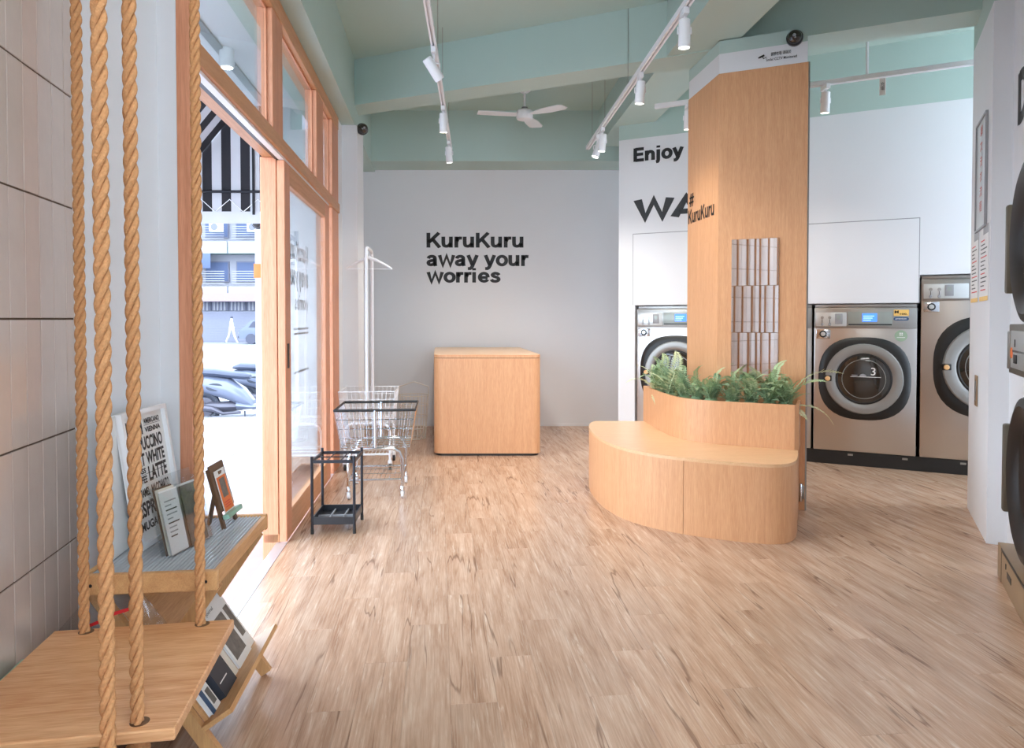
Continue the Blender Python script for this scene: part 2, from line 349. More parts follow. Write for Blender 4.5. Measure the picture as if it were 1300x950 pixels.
def grot_mesh(body, w, h, wt=.20):
    mb = MB(); x = 0
    for ch in body:
        st, adv = GL[ch]
        for pts in st:
            p = [Vector((a+x, b)) for a, b in pts]
            closed = (p[0]-p[-1]).length < 1e-5
            if len(p) > 5 and ch not in 'wW':
                for _ in range(2):
                    q = [] if closed else [p[0]]
                    for a, b in zip(p[:-1], p[1:]): q += [a*.75+b*.25, a*.25+b*.75]
                    p = q+([q[0]] if closed else [p[-1]])
            L, Rr = [], []; n = len(p)
            for i in range(n):
                d1 = (p[i]-p[i-1]).normalized() if i else None; d2 = (p[i+1]-p[i]).normalized() if i < n-1 else None
                if closed and i in (0, n-1): d1 = (p[-1]-p[-2]).normalized(); d2 = (p[1]-p[0]).normalized()
                d1 = d1 or d2; d2 = d2 or d1; n1 = Vector((-d1.y, d1.x)); n2 = Vector((-d2.y, d2.x)); m = (n1+n2).normalized(); k = min(1/max(m.dot(n1), .35), 2.0)
                wv = wt/2; L.append(p[i]+m*wv*k); Rr.append(p[i]-m*wv*k)
            vs = [(v.x, v.y, 0) for v in L+Rr]; mb.add(vs, [(n+i, n+i+1, i+1, i) for i in range(n-1)])
        x += adv
    xs = [v[0] for v in mb.v]; ys = [v[1] for v in mb.v]; x0, y0 = min(xs), min(ys); sx, sy = w/(max(xs)-x0), h/(max(ys)-y0)
    mb.v = [((a-x0)*sx, (b-y0)*sy, 0) for a, b, c in mb.v]
    return mb.mesh('lettering', 0)
def put_grot(body, m, parent, origin, d, w, h, wt=.20, up=(0, 0, 1)):
    o = obj('lettering', grot_mesh(body, w, h, wt), m, parent); d = Vector(d).normalized(); u = Vector(up).normalized()
    mt = Matrix((d, u, d.cross(u))).transposed().to_4x4(); mt.translation = Vector(origin); o.matrix_local = mt; return o
# ================================================================ the setting
U = Vector((-.1045, 1, 0)).normalized(); OUT = Vector((-U.y, U.x, 0)); V = Vector((U.y, -U.x, 0))
LROT = math.atan2(U.y, U.x); L0 = Vector((-1.265, 3.923, 0))
def LW(t, y=0, z=0): return L0 + U*t + OUT*y + Vector((0, 0, z))
CEIL, WTOP, SOF = 3.55, 3.015, 3.15
WD = Vector((.889, -.458, 0)).normalized(); WN = Vector((-WD.y, WD.x, 0)); W0 = Vector((1.055, 6.947, 0)); WROT = math.atan2(WD.y, WD.x)
def WP(s, y=0, z=0): return W0 + WD*s + WN*y + Vector((0, 0, z))
DD = Vector((-.449, -.893, 0)).normalized(); DN = Vector((-DD.y, DD.x, 0)); DROT = math.atan2(DD.y, DD.x)
PA, PB = Vector((3.035, 4.647, 0)), Vector((2.662, 3.909, 0))
D0 = PB + DN*.095
BACKY = 8.222
def TILEX(y): return -.9 - .1966*y

# ---- floor: one object per vinyl plank, laid along the shopfront with a third-plank stagger
fl = MB(); fl.prism([(-2.0, -3), (4.2, -3), (4.8, 3), (4.8, 6.5), (1.9, 8.4), (-2.0, 8.4), (-1.52, 6.3), (-1.12, 2.45), (-1.4, 2.45)], -.08, -.0125)
floor = struct('floor', fl, 'underlay', 'limed oak vinyl plank floor')
PW, PL = .1535, .9144
room = [(-1.3, 2.4), (-1.0, -1), (1.2, -1), (1.5, 1.0), (2.2, 2.6), (2.75, 3.6), (3.15, 4.65), (4.6, 5.4), (1.2, 7.2), (1.35, 8.3), (-1.95, 8.3), (-1.95, 6.3), (-1.55, 6.3), (-1.15, 2.45)]
def inside(x, y, poly):
    c = False; j = len(poly)-1
    for i in range(len(poly)):
        (xi, yi), (xj, yj) = poly[i], poly[j]
        if (yi > y) != (yj > y) and x < (xj-xi)*(y-yi)/(yj-yi)+xi: c = not c
        j = i
    return c
def plank_mesh(w0, w1, name='plank'):
    mb = MB(); c = .0007; l = PL/2-.0004
    mb.add([(-l,w0,-.012),(l,w0,-.012),(l,w1,-.012),(-l,w1,-.012),(-l,w0,-c),(l,w0,-c),(l,w1,-c),(-l,w1,-c),(-l+c,w0+c,0),(l-c,w0+c,0),(l-c,w1-c,0),(-l+c,w1-c,0)],
           [(0,1,5,4),(1,2,6,5),(2,3,7,6),(3,0,4,7),(4,5,9,8),(5,6,10,9),(6,7,11,10),(7,4,8,11),(8,9,10,11)])
    me = mb.mesh(name, 0); me.materials.append(M['plank']); return me
HW = PW/2-.0002
pm_full = plank_mesh(-HW, HW)
vmin = L0.dot(V)+.0
cand = []
for j in range(-9, 34):
    vc = .1125 + PW*j; t0 = 2.272 + (j % 3)*.306
    for k in range(-5, 9):
        tc = t0 + PL*(k+.5); P = U*tc + V*vc
        ok = inside(P.x, P.y, room) or any(inside((U*(tc+a)+V*(vc+b)).x, (U*(tc+a)+V*(vc+b)).y, room) for a in (-.45, .45) for b in (-.07, .07))
        if not ok or P.y < -.6: continue
        lo = -HW
        if 2.45 < tc+.2 and tc < 6.15: 
            if vc+HW < vmin: continue
            lo = max(-HW, vmin-vc)
        yy = max(P.y, .3); px = 650+FPX*P.x/yy
        area = (1/yy**3) if (-250 < px < 1550 and P.y > 1.2) else 0
        cand.append((area, P, lo))
cand.sort(key=lambda q: -q[0])
rest = MB()
for i, (a, P, lo) in enumerate(cand):
    if i < 298 and a > 0:
        me = pm_full if lo <= -HW+1e-6 else plank_mesh(-HW, -lo)
        o = obj('plank', me, 'plank', floor); o.location = P; o.rotation_euler = (0, 0, LROT)
    else:
        l = PL/2-.0008; q = [P-U*l-V*HW, P+U*l-V*HW, P+U*l+V*HW, P-U*l+V*HW]
        rest.hexa([(v.x, v.y, -.012) for v in (q[0], q[3], q[2], q[1])]+[(v.x, v.y, -.0002) for v in (q[0], q[3], q[2], q[1])])
o = obj('planks', rest, 'plank', floor, 0); o['kind'] = 'stuff'

# ---- ceiling and beams
struct('ceiling', MB().box(-2.3, 5.0, -3.1, 8.5, CEIL, CEIL+.1), 'mint', 'mint green painted ceiling')
mb = MB(); wallbox(mb, LW(-1.62, -.115), LW(4.5, -.115), 2.978, CEIL, .40); struct('trim_1', mb, 'mint', 'mint beam above the shopfront windows')
CB0 = onz(447, 134, SOF); CBD = Vector((1975, -890, 0)).normalized()
a = Vector((CB0.x, CB0.y, 0)) - CBD*.25
mb = MB(); wallbox(mb, a, a+CBD*6.0, SOF, CEIL, .275); struct('trim_2', mb, 'mint', 'mint cross beam over the middle of the room')
mb = MB(); fx = lambda y: 1.177-.063*(y-4.19); gx = lambda y: 1.603-.084*(y-4.087)
SB = SOF+.008
mb.hexa([(fx(-3), -3, SB), (gx(-3), -3, SB), (gx(8.2), 8.2, SB), (fx(8.2), 8.2, SB), (fx(-3), -3, CEIL), (gx(-3), -3, CEIL), (gx(8.2), 8.2, CEIL), (fx(8.2), 8.2, CEIL)])
struct('trim_3', mb, 'mint', 'long mint beam meeting the wood clad column')
struct('trim_4', MB().box(-1.95, 1.35, 7.755, BACKY, 2.997, CEIL), 'mint', 'mint beam above the back wall')

# ---- back wall
wb = struct('wall_back', MB().box(-2.05, 1.6, BACKY, BACKY+.1, 0, 2.997), 'white', 'white back wall')
def back_text(body, x0, x1, y0, y1, bold):
    a = onY(x0, y1, BACKY); b = onY(x1, y0, BACKY)
    put_grot(body, 'ink', wb, (a.x, BACKY-.002, a.z), (1, 0, 0), b.x-a.x, b.z-a.z, .20)
back_text('KuruKuru', 541.5, 664.5, 294.5, 315.5, .028)
back_text('away your', 541.5, 671, 321.0, 343.0, .028)
back_text('worries', 541.5, 635.5, 340.5, 361.8, .028)
struct('baseboard_back', MB().box(-1.95, 1.3, BACKY-.008, BACKY, 0, .03), 'white')

# ---- left side: tile niche wall, white return, far pillar
n_y0, n_y1 = 2.1, -3.0
mb = MB(); wallbox(mb, (TILEX(n_y1), n_y1), (TILEX(n_y0), n_y0), 0, CEIL, .1)
wt = struct('wall_tile', mb, 'grout', 'beige glazed tile wall behind the swing seats')
td = Vector((TILEX(n_y0)-TILEX(1.0), n_y0-1.0, 0)).normalized(); tn = Vector((td.y, -td.x, 0))
TP, TH = .081, .328
def tile_mesh(w):
    mb = MB(); a, b, h = .0021, w-.0021, TH/2-.0025; c = .0008; d = .0042
    mb.add([(a,0,-h),(b,0,-h),(b,0,h),(a,0,h),(a,d-.001,-h),(b,d-.001,-h),(b,d-.001,h),(a,d-.001,h),(a+c,d,-h+c),(b-c,d,-h+c),(b-c,d,h-c),(a+c,d,h-c)],
           [(0,4,5,1),(1,5,6,2),(2,6,7,3),(3,7,4,0),(4,8,9,5),(5,9,10,6),(6,10,11,7),(7,11,8,4),(8,11,10,9)])
    me = mb.mesh('tile', 0); me.materials.append(M['tile']); return me
tfull, tpart = tile_mesh(TP), tile_mesh(.055)
corner = Vector((TILEX(2.097), 2.097, 0)); trest = MB()
trot = math.atan2(-td.y, -td.x)             # local x runs from the corner towards the camera
for c in range(0, 62):
    off = 0 if c == 0 else .055+TP*(c-1)
    for r in range(-4, 7):
        zc = 1.26+TH*(r+.5)
        if zc-TH/2 < -.1 or zc > 3.45: continue
        P = corner - td*off
        if c < 24:
            o = obj('tile', tpart if c == 0 else tfull, 'tile', wt); o.location = (P.x, P.y, zc)
            tilt = random.uniform(-.004, .004)
            o.rotation_euler = (random.uniform(-.004, .004), 0, trot+tilt)
        else:
            q0 = P+tn*.006; q1 = P-td*(TP-.003)+tn*.006; h = TH/2-.002; k = tn*-.006
            trest.hexa([(v.x, v.y, z) for z in (zc-h, zc+h) for v in (q0, q0+k, q1+k, q1)])
o = obj('tiles', trest, 'tile', wt, 0); o['kind'] = 'stuff'
C1 = (-1.222, 2.432)
mb = MB(); wallbox(mb, (TILEX(2.1), 2.1), C1, 0, 3.5, .1); mb2 = wallbox(mb, C1, tuple(LW(-1.5, .045)[:2]), 0, 3.5, .1)
struct('wall_left', mb, 'white', 'white wall between the tiles and the shopfront frame')
mb = MB(); mb.box(-1.62, -1.372, 6.25, 6.5, 0, 2.978); struct('wall_pillar', mb, 'white', 'narrow white pillar at the end of the shopfront')
struct('wall_left_far', MB().box(-2.05, -1.95, 6.45, BACKY+.1, 0, 2.99), 'white')
mb = MB(); mb.box(-1.96, -1.6, 6.4, 6.5, 0, 2.978); struct('wall_left_return', mb, 'white')

# ---- shopfront frame (local x runs along the front, y outwards)
ff = sempty('trim_5', L0, LROT, 'wooden shopfront frame')
fp = lambda n, x0, x1, y0, y1, z0, z1, m='frame': obj(n, MB().rbox(x0, x1, y0, y1, z0, z1, .003, 1), m, ff)
fp('jamb', -1.50, -1.43, 0, .046, 0, 2.87)
fp('rail', -1.43, 2.10, -.012, .125, 2.16, 2.24, 'frame_h')
obj('door_track', MB().box(-1.43, 1.6, .035, .055, 2.148, 2.16), 'blackmetal', ff)
obj('track_cover', MB().box(-1.43, 1.6, .004, .034, 2.146, 2.16), 'whitepl', ff)
fp('head_rail', -1.50, 2.10, -.004, .13, 2.87, 2.972, 'frame_h')
fp('mullion', -.27, -.04, 0, .06, 2.24, 2.87)
fp('mullion', 1.04, 1.32, 0, .06, 2.24, 2.87)
fp('mullion', 1.76, 2.10, 0, .06, 2.24, 2.87)
fp('post', 0, .07, .048, .135, -.12, 2.16)
fp('post', 1.76, 2.10, 0, .13, 0, 2.16)
fp('sill', 0, 2.10, .045, .13, 0, .05, 'frame_h')
obj('end_panel', MB().box(2.10, 2.36, .0, .12, 0, 2.97), 'white', ff)
for i, (x0, x1) in enumerate(((-1.43, -.27), (-.04, 1.04), (1.32, 1.76))):
    wn = sempty('window_%d' % (i+1), L0, LROT, 'transom window over the shopfront')
    obj('pane', MB().box(x0, x1, .04, .046, 2.24, 2.87), 'glass', wn)
    bead = MB(); bead.box(x0, x1, .03, .04, 2.24, 2.252); bead.box(x0, x1, .03, .04, 2.858, 2.87); bead.box(x0, x0+.012, .03, .04, 2.252, 2.858); bead.box(x1-.012, x1, .03, .04, 2.252, 2.858)
    obj('window_frame', bead, 'frame', wn, 0)
dr = sempty('door_1', L0, LROT, 'sliding wood and glass shop door, pushed open')
dp = lambda n, x0, x1, z0, z1, m: obj(n, MB().rbox(x0, x1, .002, .044, z0, z1, .003, 1), m, dr)
dp('stile', 0, .14, 0.004, 2.145, 'frame'); dp('stile', 1.41, 1.60, 0.004, 2.145, 'frame')
dp('top_rail', .14, 1.41, 2.03, 2.145, 'frame_h'); dp('bottom_rail', .14, 1.41, .004, .16, 'frame_h')
obj('glass_pane', MB().box(.14, 1.41, .020, .028, .16, 2.03), 'glass', dr)
obj('handle', MB().rbox(.045, .075, -.003, .003, .98, 1.12, .001, 1), 'blackmetal', dr)
pr = obj('side_glass', MB().box(1.60, 1.76, .06, .066, .05, 2.16), 'glass', dr)
# grey reversed lettering and lines on the door glass
for body, x, z, h, wd in (('KuruKuru', .22, 1.62, .13, .62), ('away your', .22, 1.43, .15, .62), ('worries', .39, 1.30, .11, .45)):
    put_grot(body, 'grey', dr, (x+wd, .0285, z), (-1, 0, 0), wd, h)
for z in (1.16, 1.19, .92): obj('print_line', MB().box(.36, .84, .0282, .0287, z, z+.014), 'grey', dr)
th = struct('trim_6', MB(), 'threshold') if False else None
mb = MB(); mb.hexa([tuple(LW(x, y, z)) for z in (-.12, .002) for x, y in ((-1.43, .0), (0.0, .0), (0.0, .06), (-1.43, .06))]); 
struct('trim_6', mb, 'threshold', 'metal threshold strip of the doorway')

# ---- washing machine wall
mb = MB()
wallbox(mb, WP(0), WP(.168), 0, WTOP, .12); wallbox(mb, WP(.168), WP(2.58), 1.392, WTOP, .12); wallbox(mb, WP(2.58), WP(4.2), 1.622, WTOP, .12)
ww = struct('wall_washers', mb, 'white', 'white wall above the washing machines')
mb = MB(); wallbox(mb, WP(0), WP(4.2), WTOP, CEIL, .12); o = obj('upper_wall', mb, 'mint', ww)
mb = MB(); wallbox(mb, WP(-.02, .12), WP(-.02, 1.6), 0, CEIL, -.1)
struct('wall_niche_side', MB().hexa([tuple(WP(s, y, z)) for z in (0, WTOP) for s, y in ((0, .12), (.12, .12), (.12, 1.5), (0, 1.5))]), 'white')
mb = MB(); wallbox(mb, WP(.1, 1.0), WP(4.2, 1.0), 0, CEIL, .1); struct('wall_washers_rear', mb, 'white')
for s0, s1, z0, z1 in ((.15, 2.572, 1.395, 2.085),):
    g = .004; mb = MB()
    wallbox(mb, WP(s0, -.006), WP(s1, -.006), z0, z1, .006)
    obj('access_panel', mb, 'white', ww)
    ln = MB(); wallbox(ln, WP(s0-.006, -.003), WP(s1+.006, -.003), z1, z1+.007, .003); wallbox(ln, WP(s0-.006, -.003), WP(s0, -.003), z0, z1, .003); wallbox(ln, WP(s1, -.003), WP(s1+.006, -.003), z0, z1, .003)
    obj('panel_joint', ln, 'grey', ww)
def wash_text(body, s0, s1, z0, z1, bold):
    P = WP(s0, -.003, z0); put_grot(body, 'ink', ww, P, WD, s1-s0, z1-z0, .23 if body[0] == 'E' else .26)
wash_text('Enjoy your', .148, 1.063, 2.755, 2.925, .03)
wash_text('WASH', .150, 1.30, 2.19, 2.455, .04)

# ---- right pillar with notices, dryer wall
mb = MB(); wallbox(mb, PA, PB, 0, WTOP, .5)
wp_ = struct('wall_right_pillar', mb, 'white', 'white wall end carrying the notices')
mb = MB(); wallbox(mb, PA, PB, WTOP, CEIL, .5); obj('upper_wall', mb, 'mint', wp_)
mb = MB(); wallbox(mb, D0, D0+DD*3.25, 2.035, WTOP, .12); wallbox(mb, D0, D0+DD*.46, 0, 2.035, .12); wallbox(mb, D0+DD*1.40, D0+DD*3.25, 0, 2.035, .12)
wd = struct('wall_dryers', mb, 'white', 'white wall around the tumble dryers')
mb = MB(); wallbox(mb, D0, D0+DD*3.25, WTOP, CEIL, .12); obj('upper_wall', mb, 'mint', wd)
de = D0+DD*3.25
mb = MB(); wallbox(mb, de, de+DN*3.4, 0, CEIL, -.1); struct('wall_dryers_return', mb, 'white')
put_grot('DRY', 'ink', wd, D0+DD*.135-DN*.002+Vector((0, 0, 2.27)), DD, .80, .30, .23)
mb = MB(); wallbox(mb, WP(4.2, -.3), WP(4.2, 1.1), 0, CEIL, -.1); struct('wall_right_far', mb, 'white')
mb = MB(); wallbox(mb, PA+DN*.5, PA+DN*1.7, 0, CEIL, -.1); struct('wall_right_return', mb, 'white')
# rear of the shop, behind the photographer
mb = MB(); mb.box(-.45, .0, -3.1, -3.0, 0, CEIL); mb.box(3.6, 4.2, -3.1, -3.0, 0, CEIL); mb.box(0, 3.6, -3.1, -3.0, 2.9, CEIL); mb.box(0, 3.6, -3.1, -3.0, 0, .3)
struct('wall_rear', mb, 'white'); struct('wall_rear_side', MB().box(4.1, 4.2, -3.1, .0, 0, CEIL), 'white')
wr = sempty('window_4', label='large rear window added for daylight'); obj('pane', MB().box(0, 3.6, -3.06, -3.05, .3, 2.9), 'glass', wr)  # unseen window, added behind the camera to let in daylight
fr = MB(); [fr.box(x-.03, x+.03, -3.09, -3.02, .3, 2.9) for x in (.03, 1.2, 2.4, 3.57)]; obj('window_frame', fr, 'frame', wr)

# ---- column
cf0, cf1, cb0, cb1 = (1.413, 4.815), (1.919, 4.587), (1.349, 5.38), (1.855, 5.152)
def colp(z0, z1, g=0): return MB().prism([(cf0[0]-g, cf0[1]-g), (cf1[0]+g, cf1[1]-g), (cb1[0]+g, cb1[1]+g), (cb0[0]-g, cb0[1]+g)], z0, z1)
col = sempty('wall_column', label='square column clad in oak veneer')
obj('wood_cladding', colp(0, 2.928, .004), 'oak', col); obj('white_band', colp(2.928, 3.063), 'white', col); obj('mint_head', colp(3.063, SOF), 'mint', col)
CFD = (Vector((*cf1, 0))-Vector((*cf0, 0))).normalized(); CFN = Vector((CFD.y, -CFD.x, 0))     # CFN points to the room
CLD = (Vector((*cf0, 0))-Vector((*cb0, 0))).normalized(); CLN = Vector((CLD.y, -CLD.x, 0))
CO = Vector((*cf0, 0)); CB = Vector((*cb0, 0))
obj('corner_strip', MB().box(-.004, .006, -.004, .010, 0, 2.928), 'steel_d', col).matrix_local = Matrix.Translation(Vector((cf1[0]+.008, cf1[1]-.002, 0)))
put_grot('#', 'ink', col, CB+CLD*.03+CLN*.006+Vector((0, 0, 2.105)), CLD, .10, .10, .13)
put_grot('KuruKuru', 'ink', col, CB+CLD*.015+CLN*.006+Vector((0, 0, 1.975)), CLD, .49, .115, .16)
put_text('\u93e1\u982d\u5728\u770b, \u8acb\u5fae\u7b11', 'ink', col, CO+CFD*.33+CFN*.003+Vector((0, 0, 2.997)), CFD, w=.125, h=.026, bold=.004)
put_text('Smile! CCTV Monitored', 'ink', col, CO+CFD*.30+CFN*.003+Vector((0, 0, 2.968)), CFD, w=.19, h=.018, bold=.01)
mb = MB(); mb.box(-.018, .015, -.001, 0, -.006, .006); mb.box(-.026, -.018, -.001, 0, -.004, .004); mb.box(.0, .005, -.001, 0, -.018, -.006); mb.box(.0, .024, -.001, 0, -.021, -.017)
o = obj('camera_symbol', mb, 'ink', col); o.matrix_local = Matrix.Translation(CO+CFD*.275+CFN*.004+Vector((0, 0, 3.005))) @ Matrix.Rotation(math.atan2(CFD.y, CFD.x), 4, 'Z') @ Matrix.Rotation(R(-20), 4, 'Y')
# ================================================================ outside
struct('ground_step', MB().hexa([tuple(LW(x, y, z)) for z in (-.2, -.10) for x, y in ((-6, .06), (6, .06), (6, .75), (-6, .75))]), 'redtile', 'red tiled step outside the door')
pv = struct('ground_pavement', MB().hexa([tuple(LW(x, y, z)) for z in (-.30, -.212) for x, y in ((-6, .75), (16, .75), (16, 4.6), (-6, 4.6))]), 'grey', 'pale paved arcade outside')
slab = MB().rbox(-.295, .295, -.295, .295, -.012, 0, .004, 1).mesh('paving_slab', 0); slab.materials.append(M['pave'])
for i in range(0, 18):
    for j in range(6):
        o = obj('paving_slab', slab, 'pave', pv); o.location = LW(1.0+.6*i, 1.05+.6*j, -.200); o.rotation_euler = (0, 0, LROT)
struct('ground_street', MB().box(-60, 14, 8, 90, -.40, -.32).box(-60, -5.9, -10, 8, -.40, -.32), 'asphalt', 'pale sunlit street')
# arcade soffit
mb = MB(); wallbox(mb, LW(-5, .14), LW(3.4, .14), 3.36, 3.46, 1.25); ac = struct('ceiling_arcade', mb, 'white', 'white arcade soffit outside the shopfront')
mb = MB(); wallbox(mb, LW(-5, .80), LW(3.4, .80), 3.34, 3.36, .07); obj('conduit', mb, 'grey', ac)
mb = MB(); wallbox(mb, LW(-5, 1.25), LW(3.4, 1.25), 3.18, 3.36, .14); obj('lintel', mb, 'whitepl', ac)
P = onz(288, 62, 3.36)
t = thing('ceiling_light', 'white cylinder ceiling light under the arcade soffit', 'ceiling light', (P.x, P.y, 3.36))
obj('housing', MB().lathe([(.052, 0), (.055, -.005), (.055, -.14), (.05, -.145)][::-1], 20), 'whitepl', t); obj('lens', MB().lathe([(.042, -.148), (.042, -.1451)], 20), 'lamp', t)
# white pillar of the arcade with a dome camera and an orange sign
pil = struct('wall_arcade_pillar', MB().box(-2.56, -2.2, 7.0, 7.4, -.25, 3.46), 'white', 'white arcade pillar outside')
P = onY(328, 283.5, 6.99)
t = thing('security_camera', 'black dome camera on the white pillar outside the door', 'camera', P); obj('base', MB().lathe([(.06, 0), (.06, .02)], 20, axis='y'), 'blackpl', t); obj('dome', MB().lathe([(.055, .02), (.05, .04), (.035, .055), (.01, .062)], 20, axis='y'), 'darkglass', t)
P = onY(329.5, 344, 6.995)
t = thing('wall_sign', 'small orange sign on the white pillar outside', 'sign', P); obj('plate', MB().rbox(-.055, .055, -.012, 0, -.07, .07, .004), 'orange', t)
put_text('U', 'red', t, (.015, -.014, -.02), (1, 0, 0), w=.04, h=.075, bold=.02)

# striped awning
AW = {'dark': mat('awning_black', (36, 34, 40), .8), 'light': mat('awning_white', (196, 196, 202), .8)}
t = thing('striped_awning', 'black and white striped awning hanging outside the door', 'awning', (-2.5, 6.5, 3.22))
# end curtain: vertical stripes below the sloping edge
for i in range(14):
    x1 = .26-.088*i; x0 = x1-.088
    z = lambda x: min(0.0, 1.19*x)
    mb = MB(); mb.hexa([(x0, -.004, -.97), (x1, -.004, -.97), (x1, .004, -.97), (x0, .004, -.97), (x0, -.004, z(x0)), (x1, -.004, z(x1)), (x1, .004, z(x1)), (x0, .004, z(x0))])
    if z(x0) > -.95: obj('curtain_stripe', mb, AW['dark' if i % 2 == 0 else 'light'], t)
for i in range(20):
    y1 = -.01-.115*i; y0 = y1-.115; a = (0, 0); b = (-.80, -.952)
    mb = MB(); mb.hexa([(b[0], y0, b[1]-.006), (a[0], y0, a[1]-.006), (a[0], y1, a[1]-.006), (b[0], y1, b[1]-.006), (b[0], y0, b[1]), (a[0], y0, a[1]), (a[0], y1, a[1]), (b[0], y1, b[1])])
    obj('canopy_stripe', mb, AW['dark' if i % 2 == 0 else 'light'], t)
mb = MB(); mb.tube([(-.9, -.03, -.79), (.3, -.03, -.79)], .012); mb.tube([(-.8, 0, -.952), (-.8, -2.3, -.952)], .014); mb.tube([(0.12, -.02, 0), (0.12, -.02, -1.0)], .012)
obj('frame', mb, 'blackmetal', t)
mb = MB(); mb.box(-.8, .27, -.012, -.006, -1.08, -.97); obj('valance', mb, AW['light'], t)
mb = MB()
for k in range(4): mb.tube([(-.75+.26*k, -.02, -.97), (-.62+.26*k, -.02, -.86), (-.50+.26*k, -.02, -.97)], .004, 5)
obj('lacing', mb, 'whitepl', t)

# scooters
SC = {'body': mat('scooter_body', (100, 106, 124), .3, coat=.5), 'seat': mat('scooter_seat', (58, 64, 82), .55), 'dark': mat('scooter_dark', (48, 52, 64), .5), 'engine': mat('scooter_engine', (90, 88, 98), .4, .5)}
def scooter(label, loc, rz, body='body'):
    t = thing('scooter', label, 'scooter', loc, rz, 'scooters parked on the street')
    for x in (-.62, .62):
        obj('tyre', MB().tube([(x+.20*math.cos(a), 0, .25+.20*math.sin(a)) for a in [2*math.pi*k/20 for k in range(20)]], .05, 8, closed=True), SC['dark'], t)
        obj('wheel_hub', MB().lathe([(.15, -.02), (.15, .02)], 16, c=(x, 0, .25), axis='y'), SC['engine'], t)
    # tail bodywork: lofted sections along x (x, half width, z0, z1)
    def loft(secs, n=12):
        mb = MB(); vs = []; fs = []
        for x, hw, z0, z1 in secs:
            for k in range(n):
                a = 2*math.pi*k/n; vs.append((x, hw*math.cos(a), (z0+z1)/2+(z1-z0)/2*math.sin(a)))
        for i in range(len(secs)-1):
            for k in range(n): fs.append((i*n+k, i*n+(k+1)%n, (i+1)*n+(k+1)%n, (i+1)*n+k))
        fs.append(tuple(range(n-1, -1, -1))); fs.append(tuple((len(secs)-1)*n+k for k in range(n))); return mb.add(vs, fs)
    obj('tail_body', loft([(-.92, .03, .62, .68), (-.80, .10, .52, .72), (-.55, .16, .44, .74), (-.25, .17, .34, .70), (-.02, .15, .24, .55), (.12, .12, .2, .36)]), SC[body], t)
    obj('footboard', loft([(-.12, .15, .2, .36), (.1, .16, .22, .30), (.32, .16, .22, .31)]), SC[body], t)
    obj('leg_shield', loft([(.28, .12, .22, .40), (.36, .19, .24, .60), (.44, .20, .30, .80), (.50, .17, .45, .92), (.56, .08, .62, .92)]), SC[body], t)
    obj('seat', loft([(-.80, .06, .74, .79), (-.68, .12, .71, .84), (-.45, .14, .70, .83), (-.2, .14, .68, .79), (-.02, .12, .66, .77), (.06, .06, .67, .74)]), SC['seat'], t)
    obj('front_fender', loft([(.44, .05, .40, .46), (.56, .07, .42, .50), (.70, .07, .40, .48), (.84, .05, .28, .36)]), SC[body], t)
    obj('engine', loft([(-.70, .05, .2, .3), (-.5, .1, .16, .34), (-.2, .1, .18, .34), (-.05, .06, .2, .3)]), SC['engine'], t)
    obj('exhaust', MB().tube([(-.05, -.12, .18), (-.3, -.16, .17), (-.45, -.17, .24), (-.85, -.17, .30)], [.02, .025, .045, .05], 8), SC['engine'], t)
    obj('vent_grille', MB().lathe([(.10, 0), (.095, .006)], 18, c=(-.42, -.150, .56), axis='y', ea=1.3, eb=.6), SC['dark'], t)
    hb = obj('handlebar', MB().tube([(.36, -.34, 1.0), (.42, -.2, 1.02), (.46, 0, .99), (.42, .2, 1.02), (.36, .34, 1.0)], .017, 8), SC['dark'], t)
    obj('headlight', loft([(.42, .1, .92, 1.08), (.52, .12, .88, 1.06), (.60, .07, .88, 1.0)]), SC[body], t)
    for s in (-1, 1):
        obj('mirror_stalk', MB().tube([(.40, .22*s, 1.03), (.38, .27*s, 1.18), (.36, .30*s, 1.24)], .007, 6), SC['dark'], hb)
        obj('mirror_head', MB().sphere((.36, .31*s, 1.28), (.02, .065, .045), 12, 8), SC['dark'], hb)
    obj('kick_stand', MB().tube([(.0, -.1, .2), (.02, -.16, 0.0)], .012, 6), SC['dark'], t)
    return t
GY = -.32
scooter('pale grey scooter parked nearest outside the open door', (-4.02, 10.6, -.32), R(4))
scooter('scooter behind the nearest parked one, its handlebar to the right', (-3.9, 11.9, -.32), R(8))

# building across the street
FB = {'wall': mat('facade_pale', (136, 136, 144), .8), 'pink': mat('facade_pink', (138, 120, 122), .8), 'mint': mat('slab_edge', (122, 140, 136), .8), 'blue': mat('cloth_blue', (76, 88, 118), .8), 'shut': mat('shutter', (118, 120, 136), .6), 'grille': mat('window_grille', (94, 96, 114), .6), 'dk': mat('facade_dark', (62, 64, 80), .6)}
t = thing('building', 'pale apartment building with balconies across the street', 'building', (-19, 48, -.32))
obj('wall', MB().box(-14, 12, 0, 8, 0, 16), FB['wall'], t)
for k, z in enumerate((5.95, 8.9, 11.8)): obj('balcony_slab', MB().box(-13.5, 11.5, -1.1, 0, z, z+.45), FB['mint'], t)
obj('shop_canopy', MB().box(-13, 11, -1.3, 0, 2.75, 3.3), FB['pink'], t)
sh = obj('shutter', MB().box(-12, 10, -.12, 0, 0, 2.1), FB['shut'], t)
for k in range(12): obj('slat', MB().box(-12, 10, -.15, -.12, .08+.17*k, .08+.17*k+.10), FB['shut'], sh)
gr = obj('grille_band', MB().box(-12, 10, -.16, 0, 2.15, 2.75), FB['grille'], t)
for k in range(48): obj('bar', MB().box(-4+.24*k, -3.88+.24*k, -.2, -.16, 2.15, 2.75), FB['dk' if k % 5 == 0 else 'wall'], gr)
